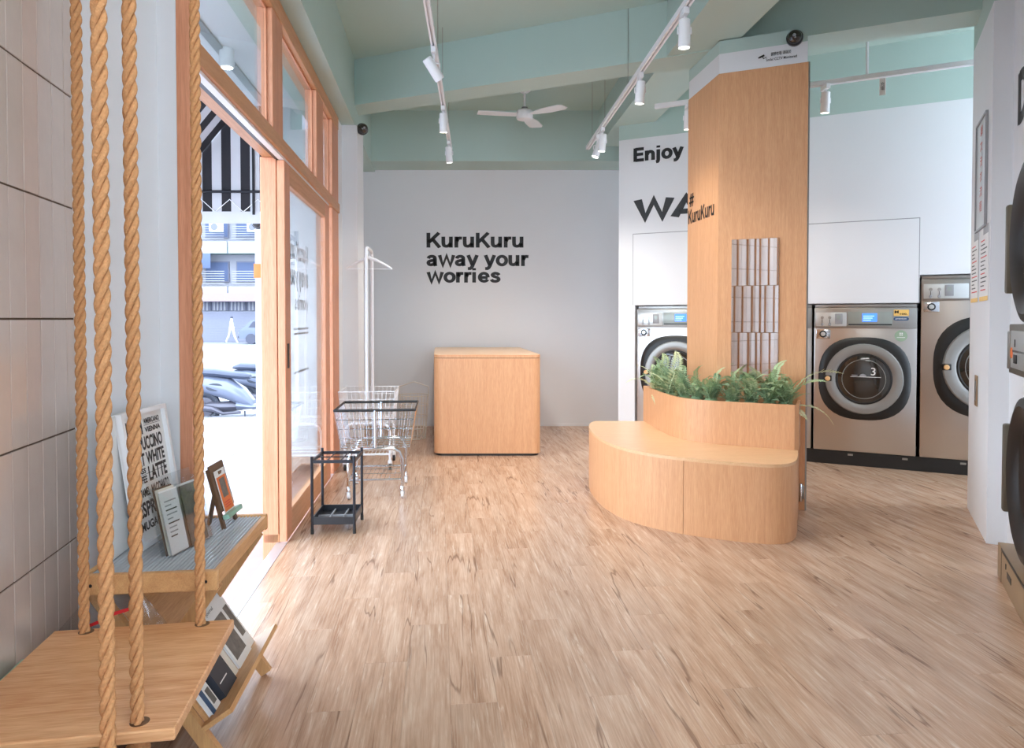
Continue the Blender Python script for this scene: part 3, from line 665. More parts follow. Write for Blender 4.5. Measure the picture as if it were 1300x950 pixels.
for fz in (3.4, 6.4, 9.35):
    for k in range(7):
        x = -8.2+2.1*k
        f = obj('window', MB().box(x, x+1.6, -.12, 0, fz+.7, fz+2.1), FB['grille'], t); obj('pane', MB().box(x+.08, x+1.52, -.14, -.12, fz+.78, fz+2.02), FB['blue'], f)
        for q in range(6): obj('bar', MB().box(x, x+1.6, -.9, -.86, fz+.55+.16*q, fz+.60+.16*q), FB['wall'], f)
        b = obj('balcony_front', MB().box(x-.1, x+1.9, -1.2, -1.12, fz-.45, fz+.35), FB['wall'], t)
for i, (x, z) in enumerate(((-.6, 7.35), (1.9, 7.35), (.6, 9.9), (2.0, 9.9), (-2.7, 4.1))):
    a = thing('air_conditioner', ['white air conditioner on the middle balcony, left one', 'white air conditioner on the middle balcony, right one', 'white air conditioner high on the facade, left of a pair', 'white air conditioner high on the facade, right of a pair', 'white air conditioner low on the left of the facade'][i], 'air conditioner', (-19+x, 46.6, z-.32))
    obj('case', MB().rbox(-.42, .42, -.15, .15, 0, .62, .02), 'whitepl', a); obj('fan_grille', MB().lathe([(.24, .15), (.22, .17)], 20, c=(-.08, 0, .31), axis='y'), FB['grille'], a)
for i, (x, wdt) in enumerate(((-2.8, 1.7), (2.6, 2.2))):
    a = tag(obj('cloth_blind', MB().rbox(-.0, wdt, -.05, .0, -1.0, -.01, .005), FB['blue']), ['blue cloth blind on the balcony, at left', 'blue cloth blind on the balcony, at right'][i], 'blind', 'blue blinds on the balcony'); a.location = (-19+x, 46.85, 5.64)

# car across the street
CR = mat('car_paint', (86, 94, 114), .3, coat=.5)
t = thing('car', 'grey car parked by the shutter across the street', 'car', (-14.9, 44.5, -.32))
mb = MB(); prof = [(-2.1, .35), (2.1, .35), (2.15, .8), (1.9, .95), (1.2, 1.0), (.75, 1.5), (-1.3, 1.52), (-1.9, 1.0), (-2.15, .85)]
n = len(prof); mb.add([(x, -.85, z) for x, z in prof]+[(x, .85, z) for x, z in prof], [tuple(range(n)), tuple(range(2*n-1, n-1, -1))]+[(i, n+i, n+(i+1)%n, (i+1)%n) for i in range(n)])
obj('body', mb, CR, t)
obj('side_window', MB().add([(-1.5, -.87, 1.05), (1.0, -.87, 1.05), (.66, -.87, 1.42), (-1.22, -.87, 1.42)], [(0, 1, 2, 3)]), FB['dk'], t)
for x in (-1.35, 1.35): obj('wheel', MB().lathe([(.33, -.02), (.33, .2)], 20, c=(x, -.7, .33), axis='y'), FB['dk'], t); 
obj('headlight', MB().rbox(-2.17, -2.0, -.8, -.45, .66, .82, .02), 'whitepl', t); obj('grille', MB().rbox(-2.16, -2.05, -.4, .4, .5, .75, .02), FB['dk'], t)
obj('bollard_base', MB().box(-2.2, -2.1, -.8, .8, .38, .52), FB['dk'], t)
# walking person in white
me = bpy.data.meshes.new('person'); 
pv_ = [(0,0,.95), (0,0,1.18), (0,0,1.42), (0,0,1.52), (.02,0,1.62), (.09,0,.92), (.18,0,.50), (.36,0,.07), (.44,-.02,.04), (-.09,0,.92), (-.16,0,.52), (-.36,0,.12), (-.30,-.02,.05), (.05,-.18,1.40), (.12,-.24,1.15), (.28,-.20,.98), (-.05,.18,1.40), (-.14,.22,1.14), (-.1,.2,.92)]
pe = [(0,1), (1,2), (2,3), (3,4), (0,5), (5,6), (6,7), (7,8), (0,9), (9,10), (10,11), (11,12), (2,13), (13,14), (14,15), (2,16), (16,17), (17,18)]
pr_ = [.15, .14, .16, .06, .11, .10, .075, .05, .04, .10, .075, .05, .04, .065, .05, .04, .065, .05, .04]
me.from_pydata(pv_, pe, []); me.update(); me.materials.append(mat('white_clothes', (190, 190, 198), .8))
po = bpy.data.objects.new('person', me); COL.objects.link(po); po.location = (-18.2, 45.5, -.32)
md = po.modifiers.new('skin', 'SKIN'); me.skin_vertices[0].data[0].use_root = True
for i, r_ in enumerate(pr_): me.skin_vertices[0].data[i].radius = (r_, r_)
po.modifiers.new('sub', 'SUBSURF').levels = 1
tag(po, 'person in pale clothes walking past the shutter across the street', 'person')
obj('hair', MB().sphere((.01, 0, 1.68), (.09, .085, .07), 12, 8), FB['dk'], po)
tag(obj('bollard', MB().lathe([(.09, 0), (.09, .95), (.07, 1.02), (.02, 1.05)], 14), FB['wall']), 'white bollard beside the walking person', 'bollard').location = (-20.4, 45.0, -.32)
# ================================================================ bench with planter
BO = [(.66, 5.55), (.615, 5.47), (.585, 5.33), (.572, 5.15), (.575, 4.95), (.598, 4.72), (.64, 4.54), (.70, 4.385), (.775, 4.27), (.86, 4.18), (.94, 4.115), (1.02, 4.062), (1.11, 4.012), (1.20, 3.970), (1.29, 3.930), (1.38, 3.902)]
BO2 = [(1.38, 3.902)] + bez((1.38, 3.902), (1.50, 3.865), (1.57, 3.90), (1.645, 4.03), 8)[1:] + [(1.70, 4.15), (1.765, 4.31)]
PO = [(1.045, 5.55), (1.058, 5.35), (1.068, 5.15), (1.085, 4.96), (1.108, 4.82), (1.145, 4.70), (1.20, 4.615), (1.27, 4.555), (1.36, 4.505), (1.55, 4.410), (1.745, 4.316)]
def smooth_path(p, k=2):
    for _ in range(k):
        q = [p[0]]
        for a, b in zip(p[:-1], p[1:]): q += [(a[0]*.75+b[0]*.25, a[1]*.75+b[1]*.25), (a[0]*.25+b[0]*.75, a[1]*.25+b[1]*.75)]
        p = q+[p[-1]]
    return p
SEATZ, RIMZ = .449, .728
bo = smooth_path(BO, 1); po_ = smooth_path(PO, 1)
bench = thing('planter_bench', 'curved oak bench with raised planter wrapped around the column', 'bench', (0, 0, 0))
iseam = min(range(len(bo)), key=lambda i: abs(bo[i][0]-1.02))
obj('front_panel', MB().ribbon(bo[:iseam+1], 0, SEATZ-.018, .02), 'oak', bench)
sx = Vector(bo[iseam]); sd = (Vector(bo[iseam+1])-sx).normalized()
obj('front_panel', MB().ribbon([tuple(sx+sd*.003)]+bo[iseam+1:]+BO2[1:]+[(1.90, 4.62), (1.935, 4.72), (1.90, 5.2), (1.87, 5.55)], 0, SEATZ-.018, .02), 'oak', bench)
back = MB(); back.box(.66, 1.89, 5.55, 5.57, 0, SEATZ-.018); obj('back_panel', back, 'oak', bench)
top = bo+BO2[1:]+po_[::-1]
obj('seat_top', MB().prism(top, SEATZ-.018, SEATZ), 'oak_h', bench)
pl = obj('planter_wall', MB().ribbon(po_+[(1.775, 4.325), (1.90, 4.60), (1.935, 4.72), (1.90, 5.2), (1.87, 5.55)], SEATZ-.018, RIMZ, .018), 'oak', bench)
obj('planter_back', MB().box(1.045, 1.89, 5.55, 5.568, SEATZ-.018, RIMZ), 'oak', bench)
soil = [(x+.025, y+.03) for x, y in PO[1:-1]]+[(1.73, 4.36), (1.86, 4.58), (1.40, 4.785), (1.335, 5.40), (1.32, 5.52), (1.08, 5.52)]
obj('soil', MB().prism(soil, .60, .70), 'soil', bench, 0)
t = thing('power_outlet', 'small chrome socket box on the end of the bench near the floor', 'outlet', (1.905, 4.62, .12), R(65))
obj('box', MB().rbox(-.05, .05, -.02, .0, -.06, .06, .006), 'chrome', t); obj('cover', MB().rbox(-.035, .035, -.03, -.02, -.045, .045, .004), 'steel_d', t)

# ---- ferns: fronds with real leaflets, four shared frond shapes per colour
def frond_mesh(L, arch, n, wid, seed, m, curl=0):
    rnd = random.Random(seed); mb = MB(); pts = []
    for i in range(n+1):
        q = i/n; pts.append(Vector((L*(q-.15*arch*q*q), L*.08*math.sin(q*3+seed), L*(1.0*arch*(q-q*q*(.75+curl))))))
    mb.tube(pts, [.0028*(1-.7*i/n) for i in range(n+1)], 4)
    for i in range(2, n+1):
        d = (pts[i]-pts[i-1]).normalized(); s = d.cross(Vector((0, 0, 1))).normalized(); up = s.cross(d)
        q = i/n; l = wid*(math.sin(math.pi*min(1, .12+q*.88))**.7)*(1-.35*q)+.004
        for sg in (-1, 1):
            a = pts[i]; tip = a+s*sg*l+d*l*.35+up*rnd.uniform(-.1, .22)*l; h = d*L/n*.42
            mid = a+(tip-a)*.5
            mb.add([a-h*.6, mid-h, tip, mid+h], [(0, 1, 2, 3)])
    me = mb.mesh('frond', 0); me.materials.append(M[m]); return me
FM = {}
for m in ('leaf', 'leaf2', 'leaf3'):
    FM[m] = [frond_mesh(.30, 1.0, 22, .040, 1, m), frond_mesh(.26, 1.5, 20, .036, 2, m), frond_mesh(.22, .7, 18, .036, 3, m), frond_mesh(.34, .75, 26, .040, 4, m, .25), frond_mesh(.2, 1.9, 18, .03, 5, m)]
spots = [((1.12, 5.36), 'at the far left end of the planter, spilling over the corner'), ((1.16, 5.10), 'left in the planter before the column side'), ((1.20, 4.88), 'at the bend of the planter rim'),
         ((1.33, 4.68), 'below the front left edge of the column'), ((1.45, 4.60), 'beneath the left edge of the mirror'), ((1.56, 4.56), 'beneath the middle of the mirror'),
         ((1.66, 4.51), 'right of the mirror centre at the rim'), ((1.76, 4.50), 'at the right end of the planter, trailing over the side'), ((1.27, 4.80), 'pale one tucked against the column corner'), ((1.23, 5.25), 'behind the left rim beside the column')]
rnd = random.Random(11)
def frond(t, m, k, az, elev, sc, z=0):
    o = bpy.data.objects.new('frond', FM[m][k]); COL.objects.link(o); o.parent = t
    o.rotation_euler = (rnd.uniform(-.3, .3), elev, az); o.scale = (sc, sc, sc); o.location = (0, 0, z); return o
for i, ((x, y), where) in enumerate(spots):
    t = thing('fern', 'green sword fern ' + where, 'fern', (x, y, .695), 0, 'ferns in the bench planter')
    big = i in (0, 1, 7)
    for k in range(34 if big else 30):
        az = rnd.uniform(0, 2*math.pi)
        # keep fronds off the column behind
        dx, dy = math.cos(az), math.sin(az)
        if i in (3, 4, 5, 6, 8) and dy > .25: az = -az
        if i in (1, 2, 9) and dx > .3: az = math.pi-az
        m = rnd.choices(('leaf', 'leaf2', 'leaf3'), (5, 4, 2))[0]
        frond(t, m, rnd.choice((0, 1, 2, 2, 4)), az, rnd.uniform(-1.15, -.15), rnd.uniform(.55, .98))
    obj('crown', MB().sphere((0, 0, .01), (.05, .05, .03), 10, 6), 'leaf2', t)
    if i == 0:
        frond(t, 'leaf3', 3, R(195), -.30, .95); frond(t, 'leaf', 1, R(100), -1.2, 1.35); frond(t, 'leaf', 0, R(235), -1.0, 1.1); frond(t, 'leaf3', 3, R(255), .55, .7); frond(t, 'leaf3', 0, R(170), -.6, 1.0)
    if i == 1: frond(t, 'leaf3', 1, R(100), -1.3, 1.5); frond(t, 'leaf', 4, R(200), -1.2, 1.4)
    if i in (3, 4, 5): frond(t, 'leaf', 1, R(-90+20*i), -1.35, 1.15); frond(t, 'leaf2', 4, R(-120), -1.25, 1.2)
    if i == 7:
        frond(t, 'leaf3', 3, R(-4), -.55, 1.4); frond(t, 'leaf', 1, R(20), -1.2, 1.35); frond(t, 'leaf3', 3, R(-25), .35, 1.0); frond(t, 'leaf3', 2, R(-75), .45, 1.1); frond(t, 'leaf', 4, R(-30), -1.0, 1.2); frond(t, 'leaf', 0, R(-15), -.35, 1.1)

# ---- mirror of three stacked panes on the column front
def cplane(px, py): return onp(px, py, CO+CFN*.006, CFN)
mi = thing('wall_mirror', 'tall narrow mirror of three stacked panes on the column', 'mirror', tuple(cplane(929, 303)), math.atan2(CFD.y, CFD.x))
wm = (cplane(989, 390)-cplane(929, 390)).dot(CFD); zt = cplane(959, 303).z
for k, (dz0, dz1, ax, az) in enumerate(((0, .315, .002, .012), (.315, .63, -.004, -.010), (.63, .96, .003, .006))):
    z0 = zt-dz1-cplane(929, 303).z; z1 = zt-dz0-cplane(929, 303).z
    o = obj('mirror_pane', MB().rbox(0, wm, -.004, 0, -(z1-z0)/2+.0008, (z1-z0)/2-.0008, .001, 1), 'mirror', mi, 0); o.location = (0, -.004, (z0+z1)/2); o.rotation_euler = (ax, 0, az*.3)

# ---- service counter
c0 = Vector((-.717, 6.42, 0)); t = thing('service_counter', 'oak veneer counter with rounded corners in front of the back wall', 'counter', (-.224, 6.42, 0), R(6.2)*0)
fpn = lambda w: rrect(-w, w, 0, 1.70, .075, 8)
def shear(pts, k=-.105): return [(x+k*(y), y) for x, y in pts]
obj('plinth', MB().prism(shear(rrect(-.475, .475, .015, 1.68, .07, 8)), 0, .022), 'blackrub', t)
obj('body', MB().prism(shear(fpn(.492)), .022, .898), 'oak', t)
obj('joint', MB().prism(shear(rrect(-.488, .488, .004, 1.695, .072, 8)), .898, .903), 'darkwood', t)
tp = obj('worktop', MB().prism(shear(fpn(.492)), .903, .93), 'oak', t)
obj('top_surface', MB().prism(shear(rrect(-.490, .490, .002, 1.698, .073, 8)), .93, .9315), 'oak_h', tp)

# wire basket behind the counter
t = thing('wire_basket', 'cream wire laundry basket half hidden behind the counter', 'basket', (-1.03, 7.35, 0))
mb = MB()
for k in range(22):
    a = 2*math.pi*k/22; mb.tube([(.12*math.cos(a), .12*math.sin(a), .01), (.155*math.cos(a), .155*math.sin(a), .46)], .003, 5)
obj('wires', mb, 'paper2', t)
mb = MB()
for z, r in ((.01, .12), (.12, .13), (.24, .14), (.36, .15), (.46, .156)): mb.tube([(r*math.cos(a), r*math.sin(a), z) for a in [2*math.pi*k/24 for k in range(24)]], .004, 5, closed=True)
obj('hoops', mb, 'paper2', t)
obj('handle', MB().tube([(-.155, 0, .46), (-.15, 0, .55), (0, 0, .60), (.15, 0, .55), (.155, 0, .46)], .005, 6), 'paper2', t)

# ================================================================ laundry carts
def cart(label, loc, rz, frame_m, wire_m, rim_m, wt, dt, zt, wb, db, zb, legw, legd, caster_m, wheel_m, pole=None):
    t = thing('laundry_cart', label, 'laundry cart', loc, rz, 'wire laundry carts by the shopfront')
    rim = [(-wt/2, -dt/2, zt), (wt/2, -dt/2, zt), (wt/2, dt/2, zt), (-wt/2, dt/2, zt)]
    bot = [(-wb/2, -db/2, zb), (wb/2, -db/2, zb), (wb/2, db/2, zb), (-wb/2, db/2, zb)]
    b = obj('basket', MB(), wire_m, t) if False else None
    mb = MB(); lerp = lambda a, b, q: tuple(a[i]+(b[i]-a[i])*q for i in range(3))
    for s in range(4):
        a0, a1, b0, b1 = rim[s], rim[(s+1) % 4], bot[s], bot[(s+1) % 4]
        n = 13 if s % 2 == 0 else 11
        for k in range(n+1): mb.tube([lerp(a0, a1, k/n), lerp(b0, b1, k/n)], .0022, 4)
        for q in (.25, .5, .75, 1): mb.tube([lerp(a0, b0, q), lerp(a1, b1, q)], .003, 4)
    for k in range(11): mb.tube([lerp(bot[0], bot[1], k/10), lerp(bot[3], bot[2], k/10)], .0024, 4)
    for k in range(1, 5): mb.tube([lerp(bot[0], bot[3], k/5), lerp(bot[1], bot[2], k/5)], .003, 4)
    bk = obj('basket', mb, wire_m, t)
    obj('rim', MB().tube(rim, .0095 if rim_m == 'blackrub' else .004, 8, closed=True), rim_m, bk)
    fm = MB(); lw, ld = legw/2, legd/2
    for s in (-1, 1):
        y = ld*s
        fm.tube([(-lw, y, .09), (-lw, y, zb-.08), (-lw+.02, y, zb-.03), (-lw+.06, y, zb-.006), (lw-.06, y, zb-.006), (lw-.02, y, zb-.03), (lw, y, zb-.08), (lw, y, .09)], .011, 8)
        fm.tube([(-lw, y, .135), (lw, y, .135)], .009, 8)
    for s in (-1, 1): fm.tube([(lw*s, -ld, .135), (lw*s, ld, .135)], .009, 8)
    obj('leg_frame', fm, frame_m, t)
    sh = MB()
    for k in range(1, 12): sh.tube([(-lw+legw*k/12, -ld, .142), (-lw+legw*k/12, ld, .142)], .002, 4)
    for k in (1, 2): sh.tube([(-lw, -ld+legd*k/3, .146), (lw, -ld+legd*k/3, .146)], .003, 4)
    obj('lower_shelf', sh, wire_m, t)
    obj('centre_post', MB().tube([(0, -dt/2, zt), (0, -db/2-.008, zb)], .011, 8), frame_m, t); obj('centre_post', MB().tube([(0, dt/2, zt), (0, db/2+.008, zb)], .011, 8), frame_m, t)
    for i, (x, y) in enumerate(((-lw, -ld), (lw, -ld), (-lw, ld), (lw, ld))):
        c = obj('caster', MB().lathe([(.012, .055), (.018, .06), (.018, .075), (.009, .095)], 10, c=(x, y, 0)).tube([(x-.014, y, .06), (x-.014, y+.02, .032)], .005, 5).tube([(x+.014, y, .06), (x+.014, y+.02, .032)], .005, 5), caster_m, t)
        obj('wheel', MB().tube([(x-.010, y+.02, .0315), (x+.010, y+.02, .0315)], .031, 16), wheel_m, c)
    if pole:
        h, sp = pole
        obj('hanging_rail', MB().tube([(0, -sp/2, zb), (0, -sp/2, h-.06), (0, -sp/2+.02, h-.015), (0, -sp/2+.06, h), (0, sp/2-.06, h), (0, sp/2-.02, h-.015), (0, sp/2, h-.06), (0, sp/2, zb)], .0135, 10), 'whitemetal', t)
    return t
cart('chrome wire laundry cart with a black rim, nearest to camera', (-.975, 5.10, 0), R(5.5), 'chrome', 'chrome', 'blackrub', .555, .50, .625, .47, .44, .36, .37, .46, 'chrome', 'whitepl')
cart('white wire laundry cart with a tall hanging rail', (-1.215, 5.98, 0), R(5), 'whitemetal', 'whitemetal', 'whitemetal', .46, .46, .66, .40, .40, .40, .37, .38, 'whitemetal', 'blackrub', (1.85, .42))
t = thing('clothes_hanger', 'white hanger hanging on the rail of the white cart', 'hanger', (-1.215, 5.98, 1.85), R(8))
obj('hook', MB().tube([(.018, 0, .004), (.012, 0, .016), (0, 0, .0205), (-.014, 0, .012), (-.017, 0, -.004), (-.006, 0, -.03), (0, 0, -.07)], .0025, 6), 'whitemetal', t)
obj('arms', MB().tube([(-.19, 0, -.165), (-.17, 0, -.15), (-.06, 0, -.09), (0, 0, -.07), (.06, 0, -.09), (.17, 0, -.15), (.19, 0, -.165)], [.008, .009, .012, .016, .012, .009, .008], 8), 'whitemetal', t)
obj('bar', MB().tube([(-.185, 0, -.165), (.185, 0, -.165)], .004, 6), 'whitemetal', t)

# ---- umbrella stand
t = thing('umbrella_stand', 'black metal umbrella stand with drip tray beside the glass door', 'umbrella stand', (-1.055, 4.225, 0), R(3))
for x in (-.122, .122):
    for y in (-.14, .14):
        l = obj('leg', MB().tube([(x, y, 0), (x, y, .455)], .0085, 10), 'blackmetal', t); obj('foot', MB().tube([(x, y, 0), (x, y, .03)], .010, 10), 'blackrub', l)
for z in (.425,):
    for y in (-.14, .14): obj('top_rail', MB().box(-.122, .122, y-.005, y+.005, z-.009, z+.009), 'blackmetal', t)
    for x in (-.122, .122): obj('top_rail', MB().box(x-.005, x+.005, -.14, .14, z-.009, z+.009), 'blackmetal', t)
for x in (-.04, .04): obj('divider', MB().tube([(x, -.14, .425), (x, .14, .425)], .004, 6), 'blackmetal', t)
obj('divider', MB().tube([(-.122, 0, .425), (.122, 0, .425)], .004, 6), 'blackmetal', t)
mb = MB(); mb.box(-.118, .118, -.138, .138, .055, .062)
for x0, x1, y0, y1 in ((-.124, -.116, -.144, .144), (.116, .124, -.144, .144), (-.116, .116, -.144, -.136), (-.116, .116, .136, .144)): mb.box(x0, x1, y0, y1, .055, .098)
tr = obj('drip_tray', mb, 'blackpl', t)
mb = MB(); [mb.box(x-.003, x+.003, -.136, .136, .062, .074) for x in (-.04, .04)]; mb.box(-.116, .116, -.003, .003, .062, .074); obj('tray_rib', mb, 'grey', tr)

# ================================================================ swing seats on ropes
def rope_mesh(L, r=.0138, pitch=.098):
    mb = MB(); rs, a = r*.47, r*.53; n = int(L/pitch*14)
    for s in range(3):
        pts = [(a*math.cos(-2*math.pi*(L*i/n)/pitch*-1+s*2.0944), a*math.sin(-2*math.pi*(L*i/n)/pitch*-1+s*2.0944), L*i/n) for i in range(n+1)]
        mb.tube(pts, rs, 8)
    me = mb.mesh('rope', 60); me.materials.append(M['rope']); return me
RL = rope_mesh(3.10)
def swing(label, cx, cy, rz):
    t = thing('swing_seat', label, 'swing seat', (cx, cy, .425), rz, 'rope hung swing seats')
    b = MB(); b.rbox(-.2225, .2225, -.257, .257, 0, .025, .003, 1); obj('board', b, 'board', t)
    for x, y in ((-.142, .236), (.142, .236), (.142, -.222), (-.142, -.222)):
        o = obj('rope', RL, 'rope', t); o.location = (x, y, -.03); o.rotation_euler = (0, 0, random.uniform(0, 6))
        obj('hole_ring', MB().lathe([(.0185, .0), (.0185, .0256)], 20, c=(x+.004, y+.001, 0)), 'darkwood', t)
        obj('knot', MB().sphere((x, y, -.03), (.024, .024, .02), 12, 8), 'rope', t)
    return t
sw = swing('pine board swing seat on four thick ropes by the tiled wall', -.928, 1.586, R(9.3))
swing('nearer pine swing seat, only one of its ropes shows', -.826, .984, R(9.3))
swing('pine swing seat seen only in the mirror, beside the photographer', -.724, .382, R(9.3))
swing('pine swing seat seen only in the mirror, farthest along the tiles', -.60, -.21, R(9.3))
bx_ = thing('mint_box', 'mint green box top between swing seat and tiled wall', 'box', (-1.118, 1.40, 0), R(11.1))
obj('body', MB().rbox(-.04, .036, -.35, .35, 0, .39, .004), 'mintbox', bx_); obj('lid', MB().rbox(-.044, .040, -.354, .354, .39, .408, .003), 'mintbox', bx_)
# clear bag
t = thing('plastic_bag', 'clear plastic bag with red print behind the swing seat', 'bag', (-1.085, 1.897, 0), R(9))
mb = MB(); n, mz = 28, 12; vs = []; rr = random.Random(3)
for i in range(mz+1):
    q = i/mz; hgt = .50*q
    for k in range(n):
        a = 2*math.pi*k/n; wv = 1+.10*math.sin(3*a+7*q)+.07*math.sin(5*a-9*q)
        taper = (1-.55*max(0, q-.75)/.25) * (.8+.2*min(1, q*4))
        vs.append((.15*math.cos(a)*wv*taper, .021*math.sin(a)*wv*taper, hgt+.012*math.sin(2*a+1)*(q > .5)*q))
fs = [(i*n+k, i*n+(k+1)%n, (i+1)*n+(k+1)%n, (i+1)*n+k) for i in range(mz) for k in range(n)]
obj('film', mb.add(vs, fs+[tuple(range(n-1, -1, -1))]), 'film', t)
obj('red_print', MB().add([(.0, -.026, .458), (.055, -.024, .472), (.056, -.024, .482), (.001, -.026, .468)], [(0, 1, 2, 3)]).add([(-.075, -.026, .425), (-.03, -.026, .44), (-.03, -.026, .45), (-.075, -.026, .433)], [(0, 1, 2, 3)]), 'red', t)

# ================================================================ magazine rack
RC = Vector((-1.022, 2.185, 0)); rk = thing('magazine_rack', 'pine magazine rack with ribbed top and crossed legs by the doorway', 'magazine rack', RC, LROT)
HX, HY, ZT = .29, .18, .565
for x in (-HX+.011, HX-.011): obj('shelf_rail', MB().rbox(x-.011, x+.011, -HY, HY, ZT-.055, ZT, .003, 1), 'rackwood', rk)
for y in (-HY+.008, HY-.008): obj('shelf_rail', MB().rbox(-HX+.022, HX-.022, y-.008, y+.008, ZT-.045, ZT-.003, .002, 1), 'rackwood', rk)
for y in (-HY+.03, HY-.03): obj('screw', MB().tube([(-HX-.001, y, ZT-.028), (-HX+.004, y, ZT-.028)], .005, 10), 'blackmetal', rk)
mb = MB(); mb.box(-HX+.022, HX-.022, -HY+.016, HY-.016, ZT-.012, ZT-.008)
rs_ = obj('ribbed_top', mb, 'ribdark', rk, 0)
rib = MB().hexa([(-HX+.022, -.0042, 0), (HX-.022, -.0042, 0), (HX-.022, .0042, 0), (-HX+.022, .0042, 0), (-HX+.022, -.001, .005), (HX-.022, -.001, .005), (HX-.022, .001, .005), (-HX+.022, .001, .005)]).mesh('rib', 0); rib.materials.append(M['ribbed'])
for k in range(28):
    o = obj('rib', rib, 'ribbed', rs_); o.location = (0, -HY+.022+.0116*k, ZT-.008)
def slat(a, b, w, tk, x0, x1):     # bar in the y-z plane from a to b
    a, b = Vector(a), Vector(b); d = (b-a).normalized(); n = Vector((-d.y, d.x))*w/2
    q = [a-n, b-n, b+n, a+n]; return MB().hexa([(x0, v.x, v.y) for v in q]+[(x1, v.x, v.y) for v in q])
for x in (-.255, .255):
    obj('leg', slat((HY-.02, ZT-.05), (-HY, 0.008), .038, 0, x-.011, x+.011), 'rackleg', rk)
    obj('leg', slat((-HY+.02, ZT-.05), (HY, 0.008), .038, 0, x+(.012 if x < 0 else -.034), x+(.034 if x < 0 else -.012)), 'rackleg', rk)
ld = Vector((-(HY+HY-.02), -(ZT-.058))).normalized(); ln_ = Vector((-ld.y*-1, 0)) if False else Vector((-abs(ld.y), abs(ld.x)))  # ln_: outwards (towards -y) and up
LA = Vector((HY-.02, ZT-.05))
def onleg(s, h): q = LA+ld*s+ln_*h; return (q.x, q.y)
TOT = (Vector((-HY, .008))-LA).length
obj('display_board', slat(onleg(.10, .026), onleg(TOT-.10, .026), .012, 0, -.243, .243), 'rackwood', rk)
obj('ledge', slat(onleg(TOT-.115, .02), onleg(TOT-.115, .115), .014, 0, -.275, .275), 'rackwood', rk)
obj('cross_bar', MB().box(-.244, .244, -.012, .012, .245, .269), 'rackwood', rk)
# books lying back on the display board: local frame a (along board up), b (off the board)
def book(name, label, x0, x1, length, h0, th, cover, pages=None, art=None):
    t = thing(name, label, 'book' if name == 'book' else 'magazine', (0, 0, 0), 0, 'reading matter in the magazine rack')
    B = onleg(TOT-.122, .033+h0); ang = math.atan2(-ld.y, -ld.x)   # direction up the board in (y,z)
    upv = -ld; off = ln_
    base = RC + U*((x0+x1)/2) + OUT*B[0] + Vector((0, 0, B[1]))
    ax = U.copy(); ay = OUT*upv.x+Vector((0, 0, upv.y)); az = OUT*off.x+Vector((0, 0, off.y))
    mt = Matrix((-ax, ay, az)).transposed().to_4x4() if (-ax).cross(ay).dot(az) > 0 else Matrix((ax, ay, az)).transposed().to_4x4()
    mt.translation = base; t.matrix_world = mt
    wdt = x1-x0
    obj('pages', MB().box(-wdt/2+.002, wdt/2-.002, .002, length-.002, .0015, th-.0015), 'paper', t)
    mb = MB(); mb.box(-wdt/2, wdt/2, 0, length, 0, .0015); mb.box(-wdt/2, wdt/2, 0, length, th-.0015, th)
    if cover in ('navy', 'blue'): mb.box(-wdt/2-.001, -wdt/2+.001, 0, length, 0, th)
    obj('cover', mb, cover, t)
    for (kind, a0, a1, b0, b1) in (art or []):
        if kind in M: obj('cover_print', MB().box(-wdt/2+a0*wdt, -wdt/2+a1*wdt, b0*length, b1*length, th, th+.0004), kind, t)
        else: put_text(kind, 'ink' if cover not in ('navy',) else 'paper', t, (-wdt/2+a0*wdt, b0*length, th+.0006), (1, 0, 0), (0, 1, 0), w=(a1-a0)*wdt, h=(b1-b0)*length, bold=.01)
    return t
book('magazine', 'white newspaper style magazine at the far end of the rack', .125, .235, .40, .0, .006, 'paper', art=[('photo', .1, .9, .12, .42), ('NEWS', .1, .6, .82, .90), ('photo', .1, .5, .5, .66)])
book('magazine', 'white magazine with a black and white photo cover', .03, .165, .235, .008, .008, 'paper', art=[('photo', .1, .86, .10, .72), ('Journal', .12, .6, .82, .88)])
book('book', 'thin cream book beside the photo magazine', -.03, .02, .20, .0, .012, 'paper2')
book('book', 'thick dark navy book leaning in the rack', -.155, -.045, .185, .0, .028, 'navy', art=[('JAPANESE', .12, .8, .72, .82), ('DESIGN', .12, .6, .58, .68), ('paper', .12, .7, .2, .22)])
book('book', 'small white book with a blue band at the near end', -.235, -.17, .16, .0, .014, 'paper', art=[('blue', .0, .35, .0, .5), ('photo', .5, .9, .1, .4)])

# ---- things standing on the rack top
SZ = ZT-.003
def leanbox(t, w, h, tk, lean, m, name='panel', x0=None, z0=0.0):
    x0 = -w/2 if x0 is None else x0
    o = obj(name, MB().rbox(x0, x0+w, 0, tk, z0, z0+h, .002, 1), m, t); return o
def leaning(name, label, cat, p0, p1, lean):
    p0, p1 = Vector(p0), Vector(p1); d = (p1-p0); t = thing(name, label, cat, (*((p0+p1)/2), SZ), 0)
    t.rotation_euler = (-lean, 0, math.atan2(d.y, d.x)); return t, d.length
t, wd_ = leaning('foam_board', 'plain white board leaning on the wall behind the poster', 'board', (-1.150, 2.00), (-1.185, 2.26), R(3))
leanbox(t, wd_, .41, .012, 0, 'paper', 'panel'); obj('edge_strip', MB().box(-wd_/2-.001, -wd_/2+.003, -.001, .013, 0, .41), 'paper2', t)
t, wd_ = leaning('framed_poster', 'white framed coffee menu poster leaning on the rack', 'poster', (-1.118, 2.085), (-1.128, 2.375), R(8.5))
leanbox(t, wd_, .415, .008, 0, 'paper', 'print')
fm = MB()
for a in ((-wd_/2, wd_/2, 0, .014), (-wd_/2, wd_/2, .401, .415)): fm.box(a[0], a[1], -.014, .010, a[2], a[3])
for x in (-wd_/2, wd_/2-.014): fm.box(x, x+.014, -.014, .010, .014, .401)
obj('frame', fm, 'whitepl', t, 0)
